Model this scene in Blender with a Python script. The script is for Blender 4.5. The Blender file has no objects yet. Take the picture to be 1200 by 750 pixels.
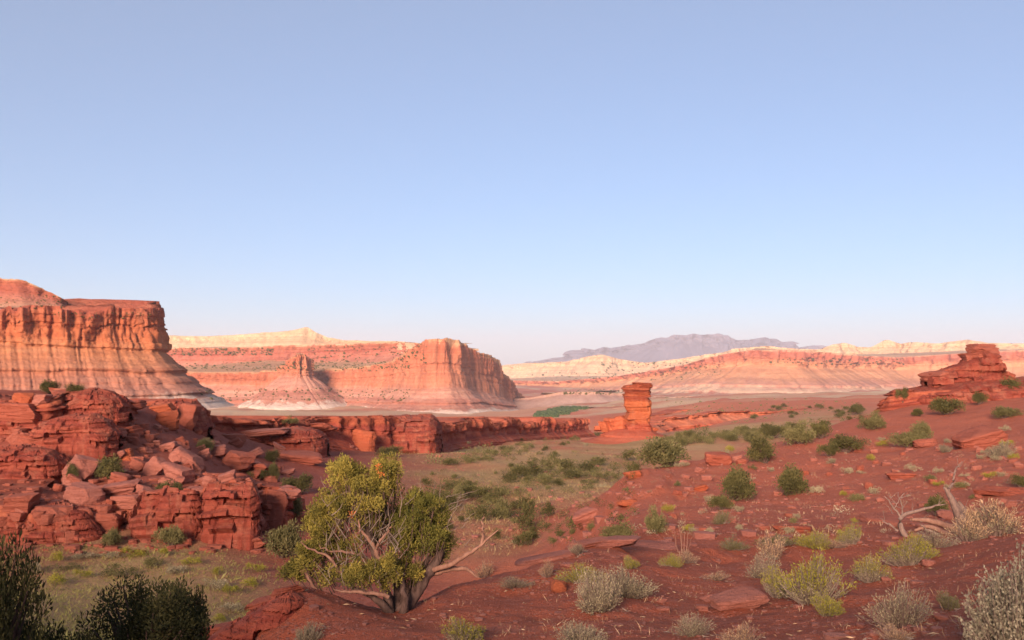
import bpy, math, random
import numpy as np
from mathutils import Vector, Matrix, Euler
from mathutils.bvhtree import BVHTree

random.seed(4); RNG = np.random.default_rng(4)
S = bpy.context.scene
COL = S.collection

# ------------------------------------------------------------------ camera, sky, sun, exposure
F = 1167.0; HOR = 428.0; EZ = 1.7
PITCH = math.atan((HOR - 375.0) / F)
cam = bpy.data.cameras.new('camera'); cam.lens = 35.0; cam.sensor_width = 36.0
cam.clip_start = 0.1; cam.clip_end = 80000
cam.dof.use_dof = True; cam.dof.focus_distance = 20.0; cam.dof.aperture_fstop = 2.8
camo = bpy.data.objects.new('camera', cam); COL.objects.link(camo)
camo.location = (0, 0, EZ); camo.rotation_euler = (math.pi/2 + PITCH, 0, 0)
S.camera = camo

SUN_AZ = math.radians(-164.0)      # clockwise from +Y (view direction): behind the camera, to the left
SUN_EL = math.radians(15.5)
W = bpy.data.worlds.new('World'); S.world = W; W.use_nodes = True
nt = W.node_tree; nt.nodes.clear()
sky = nt.nodes.new('ShaderNodeTexSky'); sky.sky_type = 'NISHITA'; sky.sun_disc = False
sky.sun_elevation = SUN_EL; sky.sun_rotation = SUN_AZ
sky.altitude = 1900; sky.air_density = 1.0; sky.dust_density = 2.0; sky.ozone_density = 5.0
bg = nt.nodes.new('ShaderNodeBackground'); bg.inputs['Strength'].default_value = 0.095
ow = nt.nodes.new('ShaderNodeOutputWorld')
mx = nt.nodes.new('ShaderNodeMix'); mx.data_type = 'RGBA'; mx.inputs[0].default_value = 0.5     # thin high veil: pales the blue evenly all over the dome
mx.inputs[7].default_value = (2.0, 2.02, 1.95, 1)
nt.links.new(sky.outputs[0], mx.inputs[6]); nt.links.new(mx.outputs[2], bg.inputs[0]); nt.links.new(bg.outputs[0], ow.inputs[0])

sl = bpy.data.lights.new('sun', 'SUN'); sl.energy = 3.8; sl.angle = math.radians(18.0); sl.color = (1.0, 0.70, 0.54)
slo = bpy.data.objects.new('sun', sl); COL.objects.link(slo)
sd = Vector((math.sin(SUN_AZ)*math.cos(SUN_EL), math.cos(SUN_AZ)*math.cos(SUN_EL), math.sin(SUN_EL)))
slo.rotation_euler = sd.to_track_quat('Z', 'Y').to_euler(); slo.location = (0, 0, 60)
S.view_settings.view_transform = 'Standard'; S.view_settings.look = 'None'
S.view_settings.exposure = 1.3; S.view_settings.gamma = 1.0; S.view_settings.use_curve_mapping = False
S.cycles.volume_bounces = 1; S.cycles.max_bounces = 6; S.cycles.volume_step_rate = 5
S.cycles.transparent_max_bounces = 4

# ------------------------------------------------------------------ geometry of the view, noise
cP, sP = math.cos(PITCH), math.sin(PITCH)
def ray(px, py):
    a = (px-600.0)/F; b = (375.0-py)/F
    return a, cP - b*sP, sP + b*cP
def at(px, py, d):
    r = ray(px, py); s = d/r[1]
    return np.stack(np.broadcast_arrays(r[0]*s, d*np.ones_like(s*1.0), EZ + r[2]*s), -1) if not np.isscalar(px) else Vector((r[0]*s, d, EZ + r[2]*s))
def zof(py, d): return EZ + (HOR-py)/F*d          # height seen at row py at distance d (near the view axis)

def _h(ix, iy, iz, seed):
    h = (ix*374761393 + iy*668265263 + iz*1440662683 + seed*974634777) & 0xFFFFFFFF
    h = ((h ^ (h >> 13))*1274126177) & 0xFFFFFFFF
    h = ((h ^ (h >> 15))*2246822519) & 0xFFFFFFFF
    return ((h ^ (h >> 16)) & 0xFFFFFF)/float(0x7FFFFF) - 1.0
def noise(x, y=0.0, z=0.0, seed=0):
    x, y, z = np.broadcast_arrays(np.asarray(x, float), np.asarray(y, float), np.asarray(z, float))
    fx, fy, fz = np.floor(x), np.floor(y), np.floor(z)
    ix, iy, iz = fx.astype(np.int64), fy.astype(np.int64), fz.astype(np.int64)
    u, v, w = x-fx, y-fy, z-fz
    u = u*u*u*(u*(u*6-15)+10); v = v*v*v*(v*(v*6-15)+10); w = w*w*w*(w*(w*6-15)+10)
    flat_y = not np.any(v) and not np.any(fy); flat_z = not np.any(w) and not np.any(fz)
    r = 0
    for dx in (0, 1):
        a = u if dx else 1-u
        for dy in ((0,) if flat_y else (0, 1)):
            b = 1.0 if flat_y else (v if dy else 1-v)
            for dz in ((0,) if flat_z else (0, 1)):
                c = 1.0 if flat_z else (w if dz else 1-w)
                r = r + _h(ix+dx, iy+dy, iz+dz, seed)*a*b*c
    return r
def fbm(x, y=0.0, z=0.0, seed=0, o=4, g=0.5):
    r = 0; a = 1.0; n = 0
    for k in range(o):
        r = r + a*noise(np.asarray(x)*2**k + 17.3*k, np.asarray(y)*2**k + (5.7*k if np.any(y) else 0), np.asarray(z)*2**k + (3.1*k if np.any(z) else 0), seed+k)
        n += a; a *= g
    return r/n
def ridged(x, y=0.0, z=0.0, seed=0, o=3):
    r = 0; a = 1.0; n = 0
    for k in range(o):
        r = r + a*(1-2*np.abs(noise(np.asarray(x)*2**k+9.1*k, np.asarray(y)*2**k+(2.2*k if np.any(y) else 0), np.asarray(z)*2**k, seed+k)))
        n += a; a *= 0.5
    return r/n
def sstep(a, b, x):
    t = np.clip((x-a)/(b-a), 0, 1); return t*t*(3-2*t)

# ------------------------------------------------------------------ mesh and object helpers
def mesh_np(name, V, quads=None, tris=None, attrs=None, colors=None, smooth=True, mats=()):
    me = bpy.data.meshes.new(name)
    V = np.ascontiguousarray(V, np.float32).reshape(-1, 3)
    q = np.zeros((0, 4), np.int32) if quads is None else np.asarray(quads, np.int32).reshape(-1, 4)
    t = np.zeros((0, 3), np.int32) if tris is None else np.asarray(tris, np.int32).reshape(-1, 3)
    me.vertices.add(len(V)); me.vertices.foreach_set('co', V.ravel())
    me.loops.add(q.size + t.size)
    me.loops.foreach_set('vertex_index', np.concatenate([q.ravel(), t.ravel()]))
    me.polygons.add(len(q)+len(t))
    me.polygons.foreach_set('loop_start', np.concatenate([np.arange(len(q))*4, q.size + np.arange(len(t))*3]).astype(np.int32))
    me.polygons.foreach_set('use_smooth', np.full(len(q)+len(t), smooth))
    for k, a in (attrs or {}).items():
        at_ = me.attributes.new(k, 'FLOAT', 'POINT'); at_.data.foreach_set('value', np.asarray(a, np.float32).ravel())
    for k, a in (colors or {}).items():
        at_ = me.attributes.new(k, 'FLOAT_COLOR', 'POINT')
        a = np.asarray(a, np.float32).reshape(-1, 3)
        at_.data.foreach_set('color', np.concatenate([a, np.ones((len(a), 1), np.float32)], 1).ravel())
    for m in mats: me.materials.append(m)
    me.update(calc_edges=True)
    return me
def grid_faces(n, m, closed=False):
    i = np.arange(n if closed else n-1)[:, None]; j = np.arange(m-1)[None, :]
    i2 = (i+1) % n
    return np.stack([i*m+j, i2*m+j, i2*m+j+1, i*m+j+1], -1).reshape(-1, 4)
def obj(name, data, parent=None, loc=None, rot=None, scale=None):
    o = bpy.data.objects.new(name, data); COL.objects.link(o)
    if parent: o.parent = parent
    if loc is not None: o.location = loc
    if rot is not None: o.rotation_euler = rot
    if scale is not None: o.scale = scale if hasattr(scale, '__len__') else (scale,)*3
    return o
def tag(o, label=None, cat=None, group=None, kind=None):
    if label: o['label'] = label
    if cat: o['category'] = cat
    if group: o['group'] = group
    if kind: o['kind'] = kind
    return o
def copy_tree(o, parent=None):
    c = o.copy(); COL.objects.link(c)
    if parent: c.parent = parent
    for ch in list(o.children): copy_tree(ch, c)
    return c

# ------------------------------------------------------------------ materials
def nodes(name, rough=0.9):
    m = bpy.data.materials.new(name); m.use_nodes = True
    t = m.node_tree; b = t.nodes['Principled BSDF']; b.inputs['Roughness'].default_value = rough
    b.inputs['Specular IOR Level'].default_value = 0.15
    return m, t, b
def N(t, typ, **kw):
    n = t.nodes.new(typ)
    for k, v in kw.items():
        if k in n.inputs: n.inputs[k].default_value = v
        else: setattr(n, k, v)
    return n
def tnoise(t, vec, scale, detail=5, rough=0.6, dist=0.0):
    n = N(t, 'ShaderNodeTexNoise'); n.inputs['Scale'].default_value = scale
    n.inputs['Detail'].default_value = detail; n.inputs['Roughness'].default_value = rough
    n.inputs['Distortion'].default_value = dist
    if vec is not None: t.links.new(vec, n.inputs['Vector'])
    return n.outputs['Fac']
def mapr(t, v, a, b, c, d):
    n = N(t, 'ShaderNodeMapRange'); t.links.new(v, n.inputs[0])
    for i, k in enumerate((a, b, c, d)): n.inputs[i+1].default_value = k
    return n.outputs[0]
def mixc(t, fac, a, b, mode='MIX'):
    n = N(t, 'ShaderNodeMix', data_type='RGBA', blend_type=mode)
    for i, v in ((0, fac), (6, a), (7, b)):
        if hasattr(v, 'is_linked'): t.links.new(v, n.inputs[i])
        elif isinstance(v, (tuple, list)): n.inputs[i].default_value = (*v[:3], 1)
        else: n.inputs[i].default_value = v
    return n.outputs[2]
def mth(t, op, a, b=0.0, c=0.0):
    n = N(t, 'ShaderNodeMath', operation=op)
    for i, v in enumerate((a, b, c)):
        if hasattr(v, 'is_linked'): t.links.new(v, n.inputs[i])
        else: n.inputs[i].default_value = v
    return n.outputs[0]
def posn(t, scale=None, objspace=False):
    if objspace: p = N(t, 'ShaderNodeTexCoord').outputs['Object']
    else: p = N(t, 'ShaderNodeNewGeometry').outputs['Position']
    if scale is None: return p
    m = N(t, 'ShaderNodeMapping'); m.inputs['Scale'].default_value = scale; t.links.new(p, m.inputs[0])
    return m.outputs[0]
def bump(t, b, h, strength, dist):
    n = N(t, 'ShaderNodeBump'); n.inputs['Strength'].default_value = strength; n.inputs['Distance'].default_value = dist
    t.links.new(h, n.inputs['Height']); t.links.new(n.outputs[0], b.inputs['Normal'])
def ramp(t, fac, stops):
    r = N(t, 'ShaderNodeValToRGB'); e = r.color_ramp.elements
    e[0].position, e[0].color = stops[0][0], (*stops[0][1], 1)
    e[1].position, e[1].color = stops[-1][0], (*stops[-1][1], 1)
    for p, c in stops[1:-1]:
        k = e.new(p); k.color = (*c, 1)
    t.links.new(fac, r.inputs[0]); return r.outputs[0]

def strata_mat(name, stops, lam, warp=0.05, streak=0.35, bumpd=0.0):
    """rock layers: colour follows the bed (strat attribute), with streaks down the face and mottling. lam = metres"""
    m, t, b = nodes(name, 0.95)
    a = N(t, 'ShaderNodeAttribute', attribute_name='strat').outputs['Fac']
    p = posn(t)
    w = mapr(t, tnoise(t, p, 1.0/lam, 5), 0.25, 0.75, -warp, warp)
    w2 = mapr(t, tnoise(t, p, 6.0/lam, 6, 0.7), 0.25, 0.75, -warp*1.1, warp*1.1)
    c = ramp(t, mth(t, 'ADD', mth(t, 'ADD', a, w), w2), stops)
    st = tnoise(t, posn(t, (1.0/lam*2.2, 1.0/lam*2.2, 0.22/lam)), 1.0, 4, 0.65)
    c = mixc(t, mapr(t, st, 0.5, 0.75, 0.0, streak), c, (0.55, 0.42, 0.40), 'MULTIPLY')
    c = mixc(t, mapr(t, st, 0.5, 0.25, 0.0, streak*0.7), c, (0.62, 0.42, 0.26), 'MIX')
    lay = tnoise(t, posn(t, (0.12/lam, 0.12/lam, 9.0/lam)), 1.0, 3, 0.6)
    c = mixc(t, mapr(t, lay, 0.35, 0.65, 0.55, 0.0), c, (0.62, 0.48, 0.46), 'MULTIPLY')
    c = mixc(t, mapr(t, tnoise(t, p, 7.0/lam, 4, 0.7), 0.35, 0.7, 0.45, 0.0), c, (0.6, 0.5, 0.48), 'MULTIPLY')
    t.links.new(c, b.inputs['Base Color'])
    if bumpd: bump(t, b, tnoise(t, posn(t, (6/lam, 6/lam, 12/lam)), 1.0, 6, 0.7), 0.9, bumpd)
    return m

# ground: base colour per vertex ('soil', what the soil is made of there) with grain and pebbly relief
mg, t, b = nodes('ground_soil', 0.95)
c = N(t, 'ShaderNodeAttribute', attribute_name='soil').outputs['Color']; p = posn(t)
c = mixc(t, mapr(t, tnoise(t, p, 0.35, 6, 0.65), 0.35, 0.7, 0.0, 0.4), c, (0.66, 0.55, 0.54), 'MULTIPLY')
c = mixc(t, mapr(t, tnoise(t, p, 2.6, 5, 0.7), 0.52, 0.72, 0.0, 0.35), c, (0.47, 0.25, 0.19))
c = mixc(t, mapr(t, tnoise(t, p, 9.0, 4, 0.7), 0.3, 0.6, 0.35, 0.0), c, (0.55, 0.46, 0.45), 'MULTIPLY')
vo = N(t, 'ShaderNodeTexVoronoi', feature='F1'); vo.inputs['Scale'].default_value = 7.0; t.links.new(p, vo.inputs['Vector'])
peb = mapr(t, vo.outputs['Distance'], 0.10, 0.2, 1.0, 0.0)
pick = mapr(t, N(t, 'ShaderNodeSeparateColor').outputs[0], 0, 1, 0, 1)
sc_ = t.nodes[-2] if False else None
sep = N(t, 'ShaderNodeSeparateColor'); t.links.new(vo.outputs['Color'], sep.inputs[0])
pm = mth(t, 'MULTIPLY', peb, mapr(t, sep.outputs[0], 0.72, 0.74, 0.0, 0.75))
c = mixc(t, pm, c, (0.42, 0.17, 0.13))
vo2 = N(t, 'ShaderNodeTexVoronoi', feature='F1'); vo2.inputs['Scale'].default_value = 19.0; t.links.new(p, vo2.inputs['Vector'])
sep2 = N(t, 'ShaderNodeSeparateColor'); t.links.new(vo2.outputs['Color'], sep2.inputs[0])
gm = mth(t, 'MULTIPLY', mapr(t, vo2.outputs['Distance'], 0.2, 0.4, 1.0, 0.0), mapr(t, sep2.outputs[0], 0.6, 0.65, 0.0, 0.7))
c = mixc(t, gm, c, mixc(t, sep2.outputs[1], (0.22, 0.06, 0.045), (0.5, 0.24, 0.18)))
c = mixc(t, mapr(t, tnoise(t, p, 0.9, 6, 0.7, 1.0), 0.55, 0.68, 0.0, 0.45), c, (0.52, 0.2, 0.14))
t.links.new(c, b.inputs['Base Color'])
h = mth(t, 'ADD', mth(t, 'MULTIPLY', gm, 0.3), tnoise(t, p, 3.0, 8, 0.7), mth(t, 'MULTIPLY', pm, 0.35))
h = mth(t, 'ADD', h, mth(t, 'MULTIPLY', tnoise(t, p, 22.0, 4, 0.75), 0.25))
bump(t, b, h, 1.0, 0.3)

RED = [(0.0, (.30, .085, .055)), (.25, (.36, .10, .06)), (.5, (.27, .065, .045)), (.6, (.40, .12, .07)), (.75, (.28, .07, .05)), (.85, (.42, .13, .07)), (1.0, (.34, .10, .06))]
m_ledge = strata_mat('red_ledge_rock', RED, 5.0, 0.12, 0.3, 0.25)
m_wall = strata_mat('red_wall_rock', [(p_, tuple(min(.6, v_*1.3) for v_ in c_)) for p_, c_ in RED], 14.0, 0.08, 0.3, 0.6)  # red beds brightened all over, standing in for light the wall misses
def rock_mat(name, c1, c2, c3):
    m, t, b = nodes(name, 0.92); p = posn(t)
    r = N(t, 'ShaderNodeObjectInfo').outputs['Random']
    c = mixc(t, mapr(t, tnoise(t, p, 0.8, 6, 0.65), 0.3, 0.7, 0, 1), c1, c2)
    c = mixc(t, mth(t, 'MULTIPLY', r, 0.5), c, c3)
    c = mixc(t, mapr(t, tnoise(t, posn(t, (0.5, 0.5, 7.0)), 1.0, 4, 0.6), 0.5, 0.7, 0.0, 0.45), c, (0.5, 0.4, 0.4), 'MULTIPLY')
    c = mixc(t, mapr(t, tnoise(t, p, 6.0, 5, 0.7), 0.55, 0.75, 0.0, 0.4), c, (0.16, 0.06, 0.05))
    t.links.new(c, b.inputs['Base Color'])
    bump(t, b, tnoise(t, posn(t, (2, 2, 6)), 1.0, 8, 0.75), 1.0, 0.3)
    return m
m_rock = rock_mat('red_sandstone', (.33, .085, .05), (.42, .13, .08), (.36, .14, .10))
m_pale = rock_mat('pinkish_sandstone', (.40, .145, .10), (.45, .18, .13), (.38, .15, .115))
m_orange = rock_mat('orange_sandstone', (.44, .11, .05), (.48, .15, .07), (.42, .10, .05))
m_peb = rock_mat('pebble_stone', (.40, .15, .11), (.46, .21, .16), (.36, .13, .10))

def leaf_mat(name, dark, light, third=None, trans=0.25):
    m, t, b = nodes(name, 0.7)
    a = N(t, 'ShaderNodeAttribute', attribute_name='tint').outputs['Fac']
    st = [(0.0, dark), (0.6, light), (1.0, third or light)]
    c = ramp(t, a, st)
    r = N(t, 'ShaderNodeObjectInfo').outputs['Random']
    c = mixc(t, mth(t, 'MULTIPLY', r, 0.35), c, tuple(x*0.6 for x in light))
    t.links.new(c, b.inputs['Base Color'])
    if trans:
        tr = N(t, 'ShaderNodeBsdfTranslucent'); t.links.new(c, tr.inputs[0])
        mx_ = N(t, 'ShaderNodeMixShader'); mx_.inputs[0].default_value = trans
        t.links.new(b.outputs[0], mx_.inputs[1]); t.links.new(tr.outputs[0], mx_.inputs[2])
        t.links.new(mx_.outputs[0], [q for q in t.nodes if q.bl_idname == 'ShaderNodeOutputMaterial'][0].inputs[0])
    return m
L_MAIN = leaf_mat('juniper_foliage', (.05, .055, .018), (.22, .195, .042), (.45, .36, .075), trans=.12)
L_MAIN2 = leaf_mat('juniper_green_foliage', (.04, .05, .014), (.17, .165, .035), (.36, .31, .065), trans=.12)
L_DARK = leaf_mat('dark_juniper_foliage', (.05, .05, .02), (.12, .115, .042), (.20, .18, .065))
L_CORNER = leaf_mat('shaded_juniper_foliage', (.022, .026, .010), (.06, .06, .022), (.11, .10, .035))  # darker copy of the juniper leaves: the corner's shade is put into the colour
L_OLIVE = leaf_mat('olive_shrub_foliage', (.09, .09, .035), (.19, .175, .07), (.28, .25, .11))
L_GREY = leaf_mat('grey_green_foliage', (.20, .165, .10), (.38, .33, .20), (.52, .45, .29))
L_SAGE = leaf_mat('sagebrush_foliage', (.14, .125, .085), (.30, .275, .19), (.48, .44, .31))
L_YEL = leaf_mat('yellow_green_foliage', (.15, .15, .025), (.34, .315, .045), (.48, .43, .08))
L_DRY = leaf_mat('dry_grass', (.33, .19, .10), (.54, .37, .21), (.66, .48, .3))
L_VAL = leaf_mat('valley_grass', (.34, .235, .11), (.48, .36, .17), (.40, .34, .14))
L_COT = leaf_mat('cottonwood_foliage', (.05, .08, .04), (.10, .14, .06), (.12, .17, .07))
def bark_mat(name, c1, c2, sc):
    m, t, b = nodes(name, 0.9)
    c = mixc(t, mapr(t, tnoise(t, posn(t, (sc, sc, sc*.25)), 1.0, 6, 0.7), 0.3, 0.7, 0, 1), c1, c2)
    t.links.new(c, b.inputs['Base Color'])
    bump(t, b, tnoise(t, posn(t, (sc*2, sc*2, sc*.3)), 1.0, 5, 0.7), 0.8, 0.03)
    return m
BARK = bark_mat('shaggy_bark', (.05, .03, .024), (.16, .105, .085), 18)
DEAD = bark_mat('weathered_wood', (.17, .085, .06), (.33, .19, .135), 12)
PALEW = bark_mat('bleached_wood', (.13, .085, .07), (.29, .205, .165), 12)
TWIG = bark_mat('grey_twigs', (.13, .09, .07), (.30, .24, .19), 9)

# ------------------------------------------------------------------ terrain: control points (column, row | None, distance, z)
CP = []
def cp(px, py, d, z=None):
    zz = zof(py, d) if z is None else z
    CP.append((px, d, (zz-EZ)/d))
for px in (-500, 0, 400, 800, 1200, 1700):
    cp(px, None, 2.0, 0.0); cp(px, None, 5.0, -0.55)
for r in ((1200,750,8.2),(1100,750,9.2),(900,750,11),(700,750,12.5),(500,750,14),(330,750,15.2),(460,716,18),(345,703,19),(292,734,16.5),
          (640,655,25),(700,637,28.5),(780,639,29),(870,633,31),(950,633,32),(1050,633,32),(1130,630,30),(1200,612,30),(1350,600,30),
          (560,680,21.5),(600,700,18.5),(800,690,19),(950,690,18),(1100,700,14),(1200,690,12),(1400,690,12),(1400,760,8),(520,690,21),
          # right hillside and its crest
          (870,605,43),(870,560,66),(1000,600,45),(1000,560,62),(1000,520,86),(1100,605,41),(1100,550,60),(1100,500,95),(1200,565,48),(1200,500,80),
          (1200,458,125),(1350,440,125),(1350,520,70),(728,608,48),(760,590,52),(748,552,64),(790,545,75),(850,532,86),(930,512,100),(1000,490,112),(1050,472,120),(1100,466,125),
          (715,628,40),(800,615,42),(800,570,62),
          # valley floor
          (665,612,76),(620,640,74),(600,600,105),(560,640,74),(520,600,100),(480,580,115),(600,560,140),(500,560,135),(690,560,140),(620,530,205),
          (500,540,165),(700,530,210),(720,520,280),(650,515,295),(750,514,290),(820,512,270),(900,500,340),(950,490,420),(990,480,520),(860,497,420),
          (560,524,260),(450,546,150),(400,560,128),(350,570,112),(300,580,104),(420,600,95),(350,610,90),(330,535,140),(400,530,165),(300,520,150),
          # left outcrop hillside
          (0,637,71),(150,640,72),(300,642,73),(370,650,72),(0,560,86),(100,560,86),(200,565,88),(270,575,92),(0,490,98),(150,490,104),(230,510,118),(-200,470,98),(-200,640,70),
          (60,466,104),(140,472,108),(220,492,128),
          # far floor
          (650,481,1800),(560,485,2200),(800,478,1000),(900,478,800),(980,470,900),(900,472,1500),(1000,464,2600),(850,467,2600),(700,474,2300),(1100,462,3000),(800,463,4200),(1000,461,4200)):
    cp(*r)
for r in ((300,15,-2.9),(235,15,-6),(200,11,-4.6),(0,9,-3.6),(-300,8,-3),(0,25,-6.6),(200,25,-7.1),(270,22,-7.4),(-300,25,-6.3),(0,45,-10.4),(150,45,-10.8),(250,45,-11.2),(350,42,-11.6),
          (450,38,-11.4),(540,42,-12.2),(620,48,-12.4),(-300,50,-10),(430,28,-8.4),(350,30,-8.8),(520,30,-8.6),(600,36,-9),(670,40,-9),(450,60,-13.2),(300,60,-12.4),
          (800,130,-14),(900,150,-14.5),(1000,180,-14),(1100,210,-12),(1250,220,-8),(60,150,-11),(-150,150,-8),(200,170,-12),(1400,250,-5),
          (0,250,-22),(-300,250,-18),(200,300,-24),(350,300,-30),(450,350,-34),(550,450,-42),(680,600,-52),(0,700,-60),(350,800,-70),(1300,600,-24),(1300,1500,-50)):
    cp(r[0], None, r[1], r[2])
for px in (-600, 0, 400, 1800): cp(px, None, 1500, -88)
for px in (-600, 0, 600, 1200, 1800): cp(px, None, 5500, -120); cp(px, None, 30000, -160)
CP = np.array(CP)
def uv(px, d): return np.stack([px/260.0, np.log(d)*1.6], -1)
PU = uv(CP[:, 0], CP[:, 1])
def kern(r2): return np.where(r2 > 1e-12, 0.5*r2*np.log(np.maximum(r2, 1e-12)), 0.0)
n_ = len(CP)
A = np.zeros((n_+3, n_+3))
A[:n_, :n_] = kern(((PU[:, None]-PU[None])**2).sum(-1)) + np.eye(n_)*0.004
A[:n_, n_] = 1; A[:n_, n_+1:] = PU; A[n_:, :n_] = A[:n_, n_:].T
WGT = np.linalg.solve(A, np.concatenate([CP[:, 2], np.zeros(3)]))
def height_base(px, d):
    q = uv(px, d).reshape(-1, 2); out = np.empty(len(q))
    for i in range(0, len(q), 20000):
        k = q[i:i+20000]
        out[i:i+20000] = kern(((k[:, None]-PU[None])**2).sum(-1)) @ WGT[:n_] + WGT[n_] + k @ WGT[n_+1:]
    return (EZ + out*d.ravel()).reshape(d.shape)

# grass cover: gaussian blobs (column, distance, width in columns, width in ln d, amount)
GB = [(640,160,150,.45,.95),(560,230,120,.35,.7),(740,260,90,.3,.9),(620,330,120,.25,.6),(880,330,110,.3,.9),(820,240,60,.15,.8),(560,95,110,.3,.55),(130,55,190,.3,.9),(240,40,80,.2,.45),(470,140,60,.3,.3),(960,450,70,.3,.7)]
def grassiness(px, d):
    g = np.zeros_like(px)
    for a, dd, wx, wl, k in GB: g = np.maximum(g, k*np.exp(-((px-a)/wx)**2 - ((np.log(d)-math.log(dd))/wl)**2))
    return g

def build_ground():
    a_in = np.linspace(-36, 36, 620); a_l = np.linspace(-180, -36, 50)[:-1]; a_r = np.linspace(36, 180, 50)[1:]
    ang = np.radians(np.concatenate([a_l, a_in, a_r]))
    rr = np.concatenate([np.exp(np.linspace(math.log(1.2), math.log(7.5), 24))[:-1], np.exp(np.linspace(math.log(7.5), math.log(34), 210))[:-1],
                         np.exp(np.linspace(math.log(34), math.log(450), 300))[:-1], np.exp(np.linspace(math.log(450), math.log(5500), 90))[:-1], np.exp(np.linspace(math.log(5500), math.log(31000), 20))])
    AN, R = np.meshgrid(ang, rr, indexing='ij')
    X = R*np.sin(AN); Y = R*np.cos(AN)
    ca = np.clip(AN, math.radians(-42), math.radians(42))
    px = 600 + F*np.tan(ca)/cP; d = R*np.cos(ca)
    Z = height_base(px, np.maximum(d, 1.0))
    # behind the camera an unseen ridge is added to keep the overlook in shade
    side = sstep(math.radians(42), math.radians(95), np.abs(AN))
    ang_sun = np.abs((AN - SUN_AZ + math.pi) % (2*math.pi) - math.pi)
    ridge = 0.3*R*np.exp(-R/40) + 9*sstep(15, 95, R)*(1-0.75*sstep(170, 500, R))*np.exp(-(ang_sun/math.radians(75))**2)
    Z = Z*(1-side) + side*np.where(R < 300, ridge + 0.0*R, ridge*np.exp(-(R-300)/500))
    nz = (fbm(X/9, Y/9, seed=3, o=5)*0.55*sstep(3, 30, R) + fbm(X/45, Y/45, seed=8, o=3)*1.0*sstep(40, 200, R)
          + fbm(X/1.6, Y/1.6, seed=5, o=3)*0.10*sstep(3, 15, R)*(1-sstep(60, 200, R)))
    nz += fbm(X/300, Y/300, seed=21, o=5)*20*sstep(600, 3000, R) + ridged(X/170, Y/110, seed=22, o=4)*7*sstep(520, 1200, R)*(1-sstep(4000, 6000, R))
    nz += (fbm(X/.55, Y/.55, seed=61, o=3)*.05*(1-sstep(20, 60, R)) - .10*np.clip(ridged(X/2.3, Y/2.3, seed=62, o=3)-.55, 0, 1)*(1-sstep(40, 120, R)))*sstep(2, 6, R)
    Z = Z + nz
    g = grassiness(px, d)*np.where(np.abs(AN) < 1, 1, 0)
    led = 0.55*(1-np.clip(g*2, 0, 1))*sstep(9, 25, R)*(1-sstep(180, 350, R))
    st = 0.5 + 0.15*noise(X/30, Y/30, seed=31)
    zz = Z/st + 1.2*fbm(X/6, Y/6, seed=32, o=3); fr = zz-np.floor(zz)
    Z = Z + led*st*(sstep(0.55, 0.95, fr)-fr)*sstep(-.1, .35, fbm(X/10, Y/10, seed=33, o=2))
    g2 = np.clip(g*1.35 + 0.5*fbm(X/12, Y/12, seed=41, o=4) - 0.02, 0, 1)*np.minimum(1, g*3)
    bench = np.array((.47, .135, .075)); slope = np.array((.54, .165, .095)); floor = np.array((.42, .16, .10)); grass = np.array((.53, .36, .18)); olive = np.array((.31, .25, .10))
    k = sstep(33, 48, d)[..., None]
    C = bench*(1-k) + slope*k
    left = (sstep(560, 480, px)*sstep(38, 60, d))[..., None]
    C = C*(1-left) + np.array((.37, .105, .07))*left
    ol = np.clip(0.5+0.9*fbm(X/20, Y/20, seed=44, o=3), 0, 1)[..., None]
    C = C*(1-g2[..., None]*.9) + (grass*(1-ol*.6)+olive*ol*.6)*g2[..., None]*.9
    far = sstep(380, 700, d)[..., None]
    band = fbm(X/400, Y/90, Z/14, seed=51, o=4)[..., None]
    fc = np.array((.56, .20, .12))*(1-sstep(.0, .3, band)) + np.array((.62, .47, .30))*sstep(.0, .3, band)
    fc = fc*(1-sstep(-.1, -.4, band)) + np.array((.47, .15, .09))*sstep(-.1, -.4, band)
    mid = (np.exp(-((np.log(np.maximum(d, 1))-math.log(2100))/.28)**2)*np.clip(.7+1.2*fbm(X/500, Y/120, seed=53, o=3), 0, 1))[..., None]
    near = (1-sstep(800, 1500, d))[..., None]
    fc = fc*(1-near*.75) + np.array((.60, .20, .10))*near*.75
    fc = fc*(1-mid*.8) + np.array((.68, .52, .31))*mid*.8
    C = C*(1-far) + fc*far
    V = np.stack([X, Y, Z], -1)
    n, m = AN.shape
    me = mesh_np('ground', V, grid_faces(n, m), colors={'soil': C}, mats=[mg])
    o = obj('ground', me); tag(o, 'red desert soil running from the overlook down through the grassy valley', kind='structure')
    return V, grid_faces(n, m)
GV, GF = build_ground()

# ------------------------------------------------------------------ cliffs, mesas and ridges
def resample(ctrl, n, closed=False, smooth=2):
    c = np.array(ctrl, float)
    xy = at(c[:, 0], np.full(len(c), HOR), c[:, 1])[:, :2]
    if closed: c = np.concatenate([c, c[:1]]); xy = np.concatenate([xy, xy[:1]])
    s = np.concatenate([[0], np.cumsum(np.hypot(*np.diff(xy, axis=0).T))])
    u = np.linspace(0, s[-1], n, endpoint=not closed)
    cols = [np.interp(u, s, xy[:, 0]), np.interp(u, s, xy[:, 1])] + [np.interp(u, s, c[:, k]) for k in range(2, c.shape[1])]
    if c.shape[1] > 5: pass
    w = max(3, int(n*0.004)*2+1)
    out = []
    for v in cols:
        for _ in range(smooth):
            pv = np.concatenate([v[-w:], v, v[:w]]) if closed else np.concatenate([2*v[0]-v[w:0:-1], v, 2*v[-1]-v[-2:-w-2:-1]])
            v = np.convolve(pv, np.ones(w)/w, 'same')[w:-w]
        out.append(v)
    return u, out

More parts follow.
